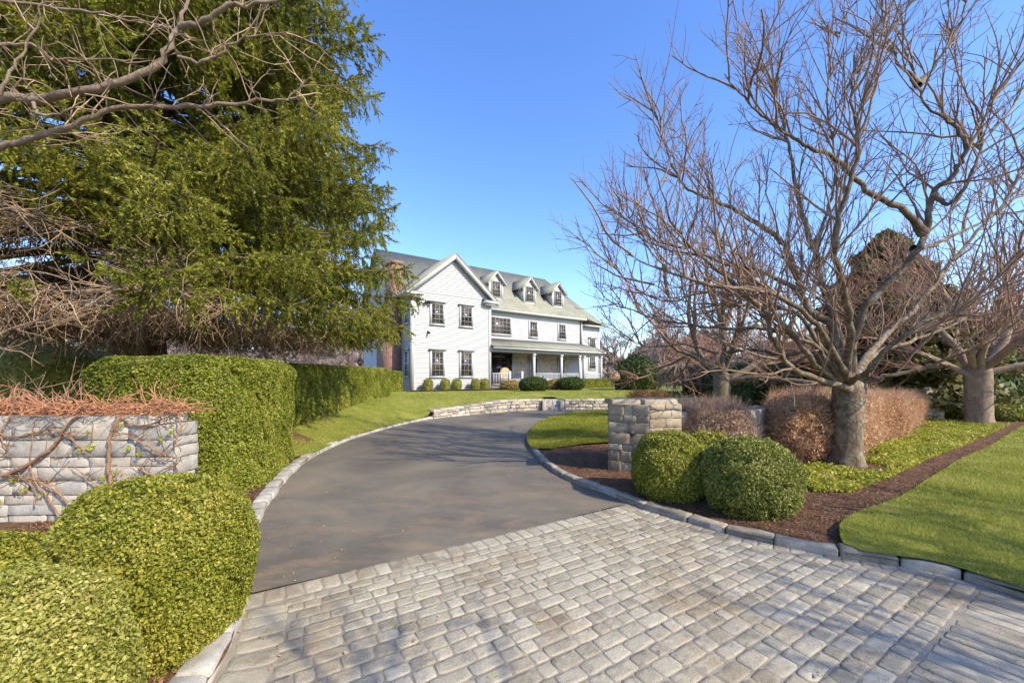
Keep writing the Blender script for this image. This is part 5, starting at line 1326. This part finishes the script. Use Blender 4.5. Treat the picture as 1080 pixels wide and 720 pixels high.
x, y = scatter(isl, 500000, lambda x, y: np.clip(.7*(9/np.hypot(x, y))**2, 0, 1)*vis(x, y)); open('/tmp/cnt','a').write('grass %d\n' % len(x))
blades('island_grass', x, y, H(x,y)+.075+.07*sst(.1,1.2,pdist(x,y,KRs[:40])), .05, .0025, M['grass_island'], 'yellowish green grass of the island inside the curving drive')
# ground cover under the trees: patchy low leaves
gc = [P(840,512),P(858,527),P(898,527),P(937,511),P(983,488),P(1022,473),P(1053,457),P(1066,451.5),(14.6,14.2),(9.6,10.2),(6.0,7.2),(4.9,6.6),(4.2,6.4)]
def gw(x, y):
    p = np.c_[x, y, 0*x]; k = sst(-.75,.0,nz(p,2.4,1)+.4*nz(p,7,2)); d = np.hypot(x-TX, y-TY+.15); return k*sst(.38,.75,d)*np.clip((8/np.hypot(x,y))**1.4, 0, 1)
x, y = scatter(gc, 900000, gw); n = len(x); open('/tmp/cnt','a').write('cover %d\n' % len(x))
pp = np.c_[x, y, H(x,y)+.10+np.abs(rng.normal(0,.03,n))]; V, Fq = leaf_quads(pp, np.tile([0,0,1.0],(n,1)), .026, aspect=1.9, spread=.55)
o = mesh_obj('ground_cover', V, Fq, M['cover']); tag(o, 'patchy yellow green ground cover plants around the thick trunks', 'ground cover', kind='stuff')
# mulch chips
def chips(name, poly, n, wf, zf, label):
    x, y = scatter(poly, n, wf); m = len(x); pp = np.c_[x, y, zf(x,y)+np.abs(rng.normal(0,.006,m))]
    V, Fq = leaf_quads(pp, np.tile([0,0,1.0],(m,1)), .010, aspect=4.0, spread=.35); o = mesh_obj(name, V, Fq, M['chips']); tag(o, label, 'mulch', kind='stuff'); open('/tmp/cnt','a').write(name+' %d\n' % m)
chips('mulch_chips', mulch_right, 1300000, lambda x,y: vis(x,y)*(~inpoly(x,y,np.array(lawn_right)))*np.clip((4.2/np.hypot(x,y))**1.6,0,1)*(pdist(x,y,KRs)>.16), lambda x,y: H(x,y)+.048+.05*sst(.1,.9,pdist(x,y,KRs)), 'reddish brown bark mulch around the round bushes and along the right kerb')
chips('mulch_chips', bed_left, 500000, lambda x,y: vis(x,y)*(x>-5)*np.clip((4/np.hypot(x,y))**1.5,0,1)*(pdist(x,y,KLs)>.17), lambda x,y: H(x,y)+.04+.04*sst(.1,.8,pdist(x,y,KLs)), 'reddish bark mulch between the left kerb and the hedge and bushes')

lp = np.array([Ln(-.2,-4), Ln(6,-2), Ln(7, 3.1), Ln(-.2,3.1)]); x, y = scatter(lp, 900, lambda x, y: inpoly(x, y, INSIDE)*(~inpoly(x, y, np.array(mulch_right)))*sst(1.6,.05,np.minimum(pdist(x,y,KRs),pdist(x,y,KLs)))*.8+.10)
m = len(x); V, Fq = leaf_quads(np.c_[x, y, np.full(m, .012)], np.tile([0,0,1.0],(m,1)), .014, aspect=1.8, spread=.3); o = mesh_obj('fallen_leaves', V, Fq, M['dryleaf']); tag(o, 'scattered dry leaf litter on the setts and along the kerbs', 'leaf litter', kind='stuff')
x, y = scatter(lp, 420, lambda x, y: inpoly(x, y, INSIDE)*(((np.c_[x,y]-B0)@n1) > 0)*(pdist(x,y,KRs)>.1)); cc = np.c_[x, y]; pp = np.vstack([c+rng.normal(0,.018,(7,2)) for c in cc]); m = len(pp)
V, Fq = leaf_quads(np.c_[pp, np.full(m, .003)], np.tile([0,0,1.0],(m,1)), .009, aspect=1.6, spread=.5); o = mesh_obj('joint_moss', V, Fq, M['cover']); tag(o, 'tiny moss and weed tufts in the joints of the setts', 'moss', kind='stuff')
def thicket(loc, rx, ry, h, n, mat, label, seed):
    rg = np.random.default_rng(seed); T = Tubes()
    for k in range(n):
        p = np.array([rg.uniform(-rx,rx), rg.uniform(-ry,ry), -.05]); q, _ = wander(p, (rg.normal(0,.5), rg.normal(0,.4), 1), h*rg.uniform(.6,1.2), 7, .2, .0, rg)
        T.add(q, np.linspace(.010,.004,8), 4)
        for _k in range(9):
            i = rg.integers(1,7); q2, _ = wander(q[i], rg.normal(0,1,3)+np.array([0,0,.2]), rg.uniform(.2,.8), 5, .25, -.03, rg); T.add(q2, np.linspace(.006,.003,6), 3)
    o = T.build('thicket', mat, None, smooth=False); o.location = loc; return tag(o, label, 'thicket')
thicket((-7.6,5.6,.03), 1.9, .6, 1.75, 230, M['twig_dead'], 'tangled bare brown thicket at the left border behind the vine covered stone wall', 8)
# ------------------------------------------------------------------ background trees
CFG3 = [dict(per_m=2.0, t0=.1, ang=(25,60), len=(1.2,2.8), r=.03, n=5, wob=.12, up=.05, s=3, bias=.4),
        dict(per_m=2.6, t0=.1, ang=(25,60), len=(.6,1.5), r=.02, n=3, wob=.13, up=.05, s=3, bias=.4),
        dict(per_m=2.4, t0=.1, ang=(30,60), len=(.3,.8), r=.013, n=2, wob=.12, up=.03, s=3, bias=.3)]
bt = random_tree('background_tree', (0,0,0), 2.4, .22, 8, (4.0,6.0), (35,78), np.random.default_rng(41), M['bark_brown'], M['twig_mauve'], CFG3, .05)
br_ = random_tree('background_tree', (0,0,0), 2.0, .20, 8, (3.5,5.0), (25,75), np.random.default_rng(42), M['bark_brown'], M['twig_red'], CFG3, .04)
spots = [(bt,652,46,.85,'hazy mauve bare tree rising just right of the house roof'),(bt,700,50,1.0,'mauve bare tree far behind the weeping tree'),(br_,745,42,.9,'reddish bare tree far behind the forked trunk'),
 (bt,790,48,1.0,'mauve bare tree far behind the dark evergreens right of the forked trunk'),(br_,845,40,.9,'reddish bare tree far behind the lichened trunk on its left'),(br_,905,30,1.0,'reddish twiggy tree close behind the olive conifer'),
 (br_,955,20.5,.85,'dense rusty twigged tree before the olive conifer at right'),(br_,1010,22,.9,'rusty twigged tree behind the stout tan trunk'),(bt,1060,34,1.0,'mauve bare tree at the far right border'),
 (bt,250,58,.75,'mauve bare tree far off above the long left hedge, left part'),(br_,290,62,.45,'low reddish bare tree far off above the long hedge'),(bt,325,56,.62,'mauve bare tree far off above the middle of the long hedge'),
 (bt,362,60,.65,'mauve bare tree far off above the hedge toward the house'),(br_,383,52,.42,'small reddish bare tree just left of the house above the hedge end'),(bt,205,55,.8,'mauve bare tree far off under the spruce skirt'),(bt,120,50,.9,'mauve bare tree far off behind the spruce trunk'),(bt,40,48,.9,'mauve bare tree far off at the left border behind the spruce')]
seen = set()
for i, (src, px, Y, sc, lb) in enumerate(spots):
    x = (px-540)/F*Y; loc = (x, Y, H1(x,Y)-.1)
    if src not in seen:
        seen.add(src); src.location = loc; src.scale = (sc,)*3; tag(src, lb, 'tree', 'bare trees in the background')
    else: copy_tree(src, loc, i*1.3, sc, None, lb, 'tree', 'bare trees in the background')
# far wooded skyline, reads as one mass
def far_wood():
    n = 42000; a = rng.uniform(R(25), R(155), n); r = rng.uniform(95,125,n); x = r*np.cos(a); y = r*np.sin(a); hgt = 9.0+2.0*np.sin(a*23)+1.5*np.sin(a*51+1)
    z = rng.random(n)**.8*hgt; p = np.c_[x, y, z+.2]; V, Fq = leaf_quads(p, np.c_[-x/r, -y/r, .3+0*x], .8, aspect=2.2, spread=.8)
    o = mesh_obj('distant_wood', V, Fq, leaf_mat('distant_wood_twigs', [(0,(.16,.13,.12)),(.5,(.24,.19,.17)),(1,(.34,.26,.21))], .9, .1, .05, .5)); tag(o, 'distant bare wood along the horizon', 'wood', kind='stuff')
far_wood()
# olive shrub seen under the spruce skirt
bush('evergreen_shrub', (-13.8,11.5,.1), (2.8,1.6,1.45), 22000, .05, M['box_near'], 'yellow green shrub behind the dead twigs at the left border', 'evergreen shrub', None, 50, sub=3, depth=.2, lump=.12)

# ------------------------------------------------------------------ parked car and post at the far right
cx_, cy_ = 36.5, 28.4; zc = H1(cx_, cy_)-.03
car = empty('parked_car', (cx_, cy_, zc), R(20)); tag(car, 'blue grey parked car seen over the green mounds at the right border', 'car')
side_pr = [(-2.2,.35),(-2.25,.75),(-2.1,.95),(-1.2,1.02),(1.0,1.0),(2.0,.85),(2.2,.65),(2.2,.35)]
mb = MB(); mb.slab([(a,-.88,b) for a,b in side_pr], (0,1.76,0)); body = mb.build('body', M['carpaint'], car)
mb = MB(); mb.add([(-1.75,-.84,1.0),(1.15,-.84,1.0),(1.15,.84,1.0),(-1.75,.84,1.0),(-1.15,-.66,1.44),(.35,-.66,1.46),(.35,.66,1.46),(-1.15,.66,1.44)], [(0,1,5,4),(1,2,6,5),(2,3,7,6),(3,0,4,7)]); mb.build('windows', M['glass'], car)
mb = MB(); mb.box(-1.2,.42,-.68,.68,1.44,1.50); mb.build('car_roof', M['carpaint'], car)
for sx in (-1.4,1.4):
    for sy in (-.86,.70):
        T = Tubes(); T.add(np.array([[sx,sy,.33],[sx,sy+.08,.33],[sx,sy+.16,.33]]), [.33,.34,.33], 20); wv = T.build('wheel', M['tyre'], car)
        m2 = MB(); m2.slab([(sx+.33*math.cos(2*math.pi*k/20), sy+(.002 if sy<0 else .158), .33+.33*math.sin(2*math.pi*k/20)) for k in range(20)], (0,.004,0)); m2.build('rim', M['kerb'], wv)
x, y = (1066-540)/F*22, 22.0; T = Tubes(); T.add(np.array([[0,0,0],[0,0,1.9]]), [.06,.05], 10); T.add(np.array([[0,0,1.9],[0,0,1.96]]), [.08,.03], 10); T.add(np.array([[0,0,-.1],[0,0,.12]]), [.09,.08], 10)
p = T.build('wooden_post', M['wood_grey']); p.location = (x, y, H1(x,y)); tag(p, 'slim pale post standing left of the parked car at the right border', 'post')

# ------------------------------------------------------------------ light, sky, camera
az = math.atan2(-.60, .80); el = R(37)
sv = Vector((math.cos(az)*math.cos(el), math.sin(az)*math.cos(el), math.sin(el)))
L = bpy.data.lights.new('sun', 'SUN'); L.energy = 4.0; L.angle = R(.55); L.color = (1, .895, .70)
so = bpy.data.objects.new('sun', L); C.objects.link(so); so.rotation_euler = (-sv).to_track_quat('-Z', 'Y').to_euler()
W = bpy.data.worlds.new('World'); scene.world = W; W.use_nodes = True; nt = W.node_tree
sky = nt.nodes.new('ShaderNodeTexSky'); sky.sky_type = 'NISHITA'; sky.sun_disc = False; sky.sun_elevation = el
sky.sun_rotation = math.atan2(sv.x, sv.y); sky.altitude = 0; sky.air_density = 1.0; sky.dust_density = .6; sky.ozone_density = 3.0
bg = nt.nodes['Background']; bg.inputs['Strength'].default_value = .15; hs = nt.nodes.new('ShaderNodeHueSaturation'); hs.inputs['Saturation'].default_value = 1.2; hs.inputs['Value'].default_value = 1.5; hs.inputs['Hue'].default_value = .512
nt.links.new(sky.outputs[0], hs.inputs['Color']); nt.links.new(hs.outputs[0], bg.inputs['Color'])
cam = bpy.data.cameras.new('camera'); co = bpy.data.objects.new('camera', cam); C.objects.link(co); scene.camera = co
co.location = (0, 0, CAMH); co.rotation_euler = (R(90), 0, 0); cam.sensor_width = 36; cam.lens = 36*F/1080; cam.shift_y = (HOR-360)/1080; cam.clip_end = 3000; cam.clip_start = .05
scene.view_settings.view_transform = 'Standard'; scene.view_settings.look = 'None'; scene.view_settings.gamma = 1; scene.view_settings.exposure = .76
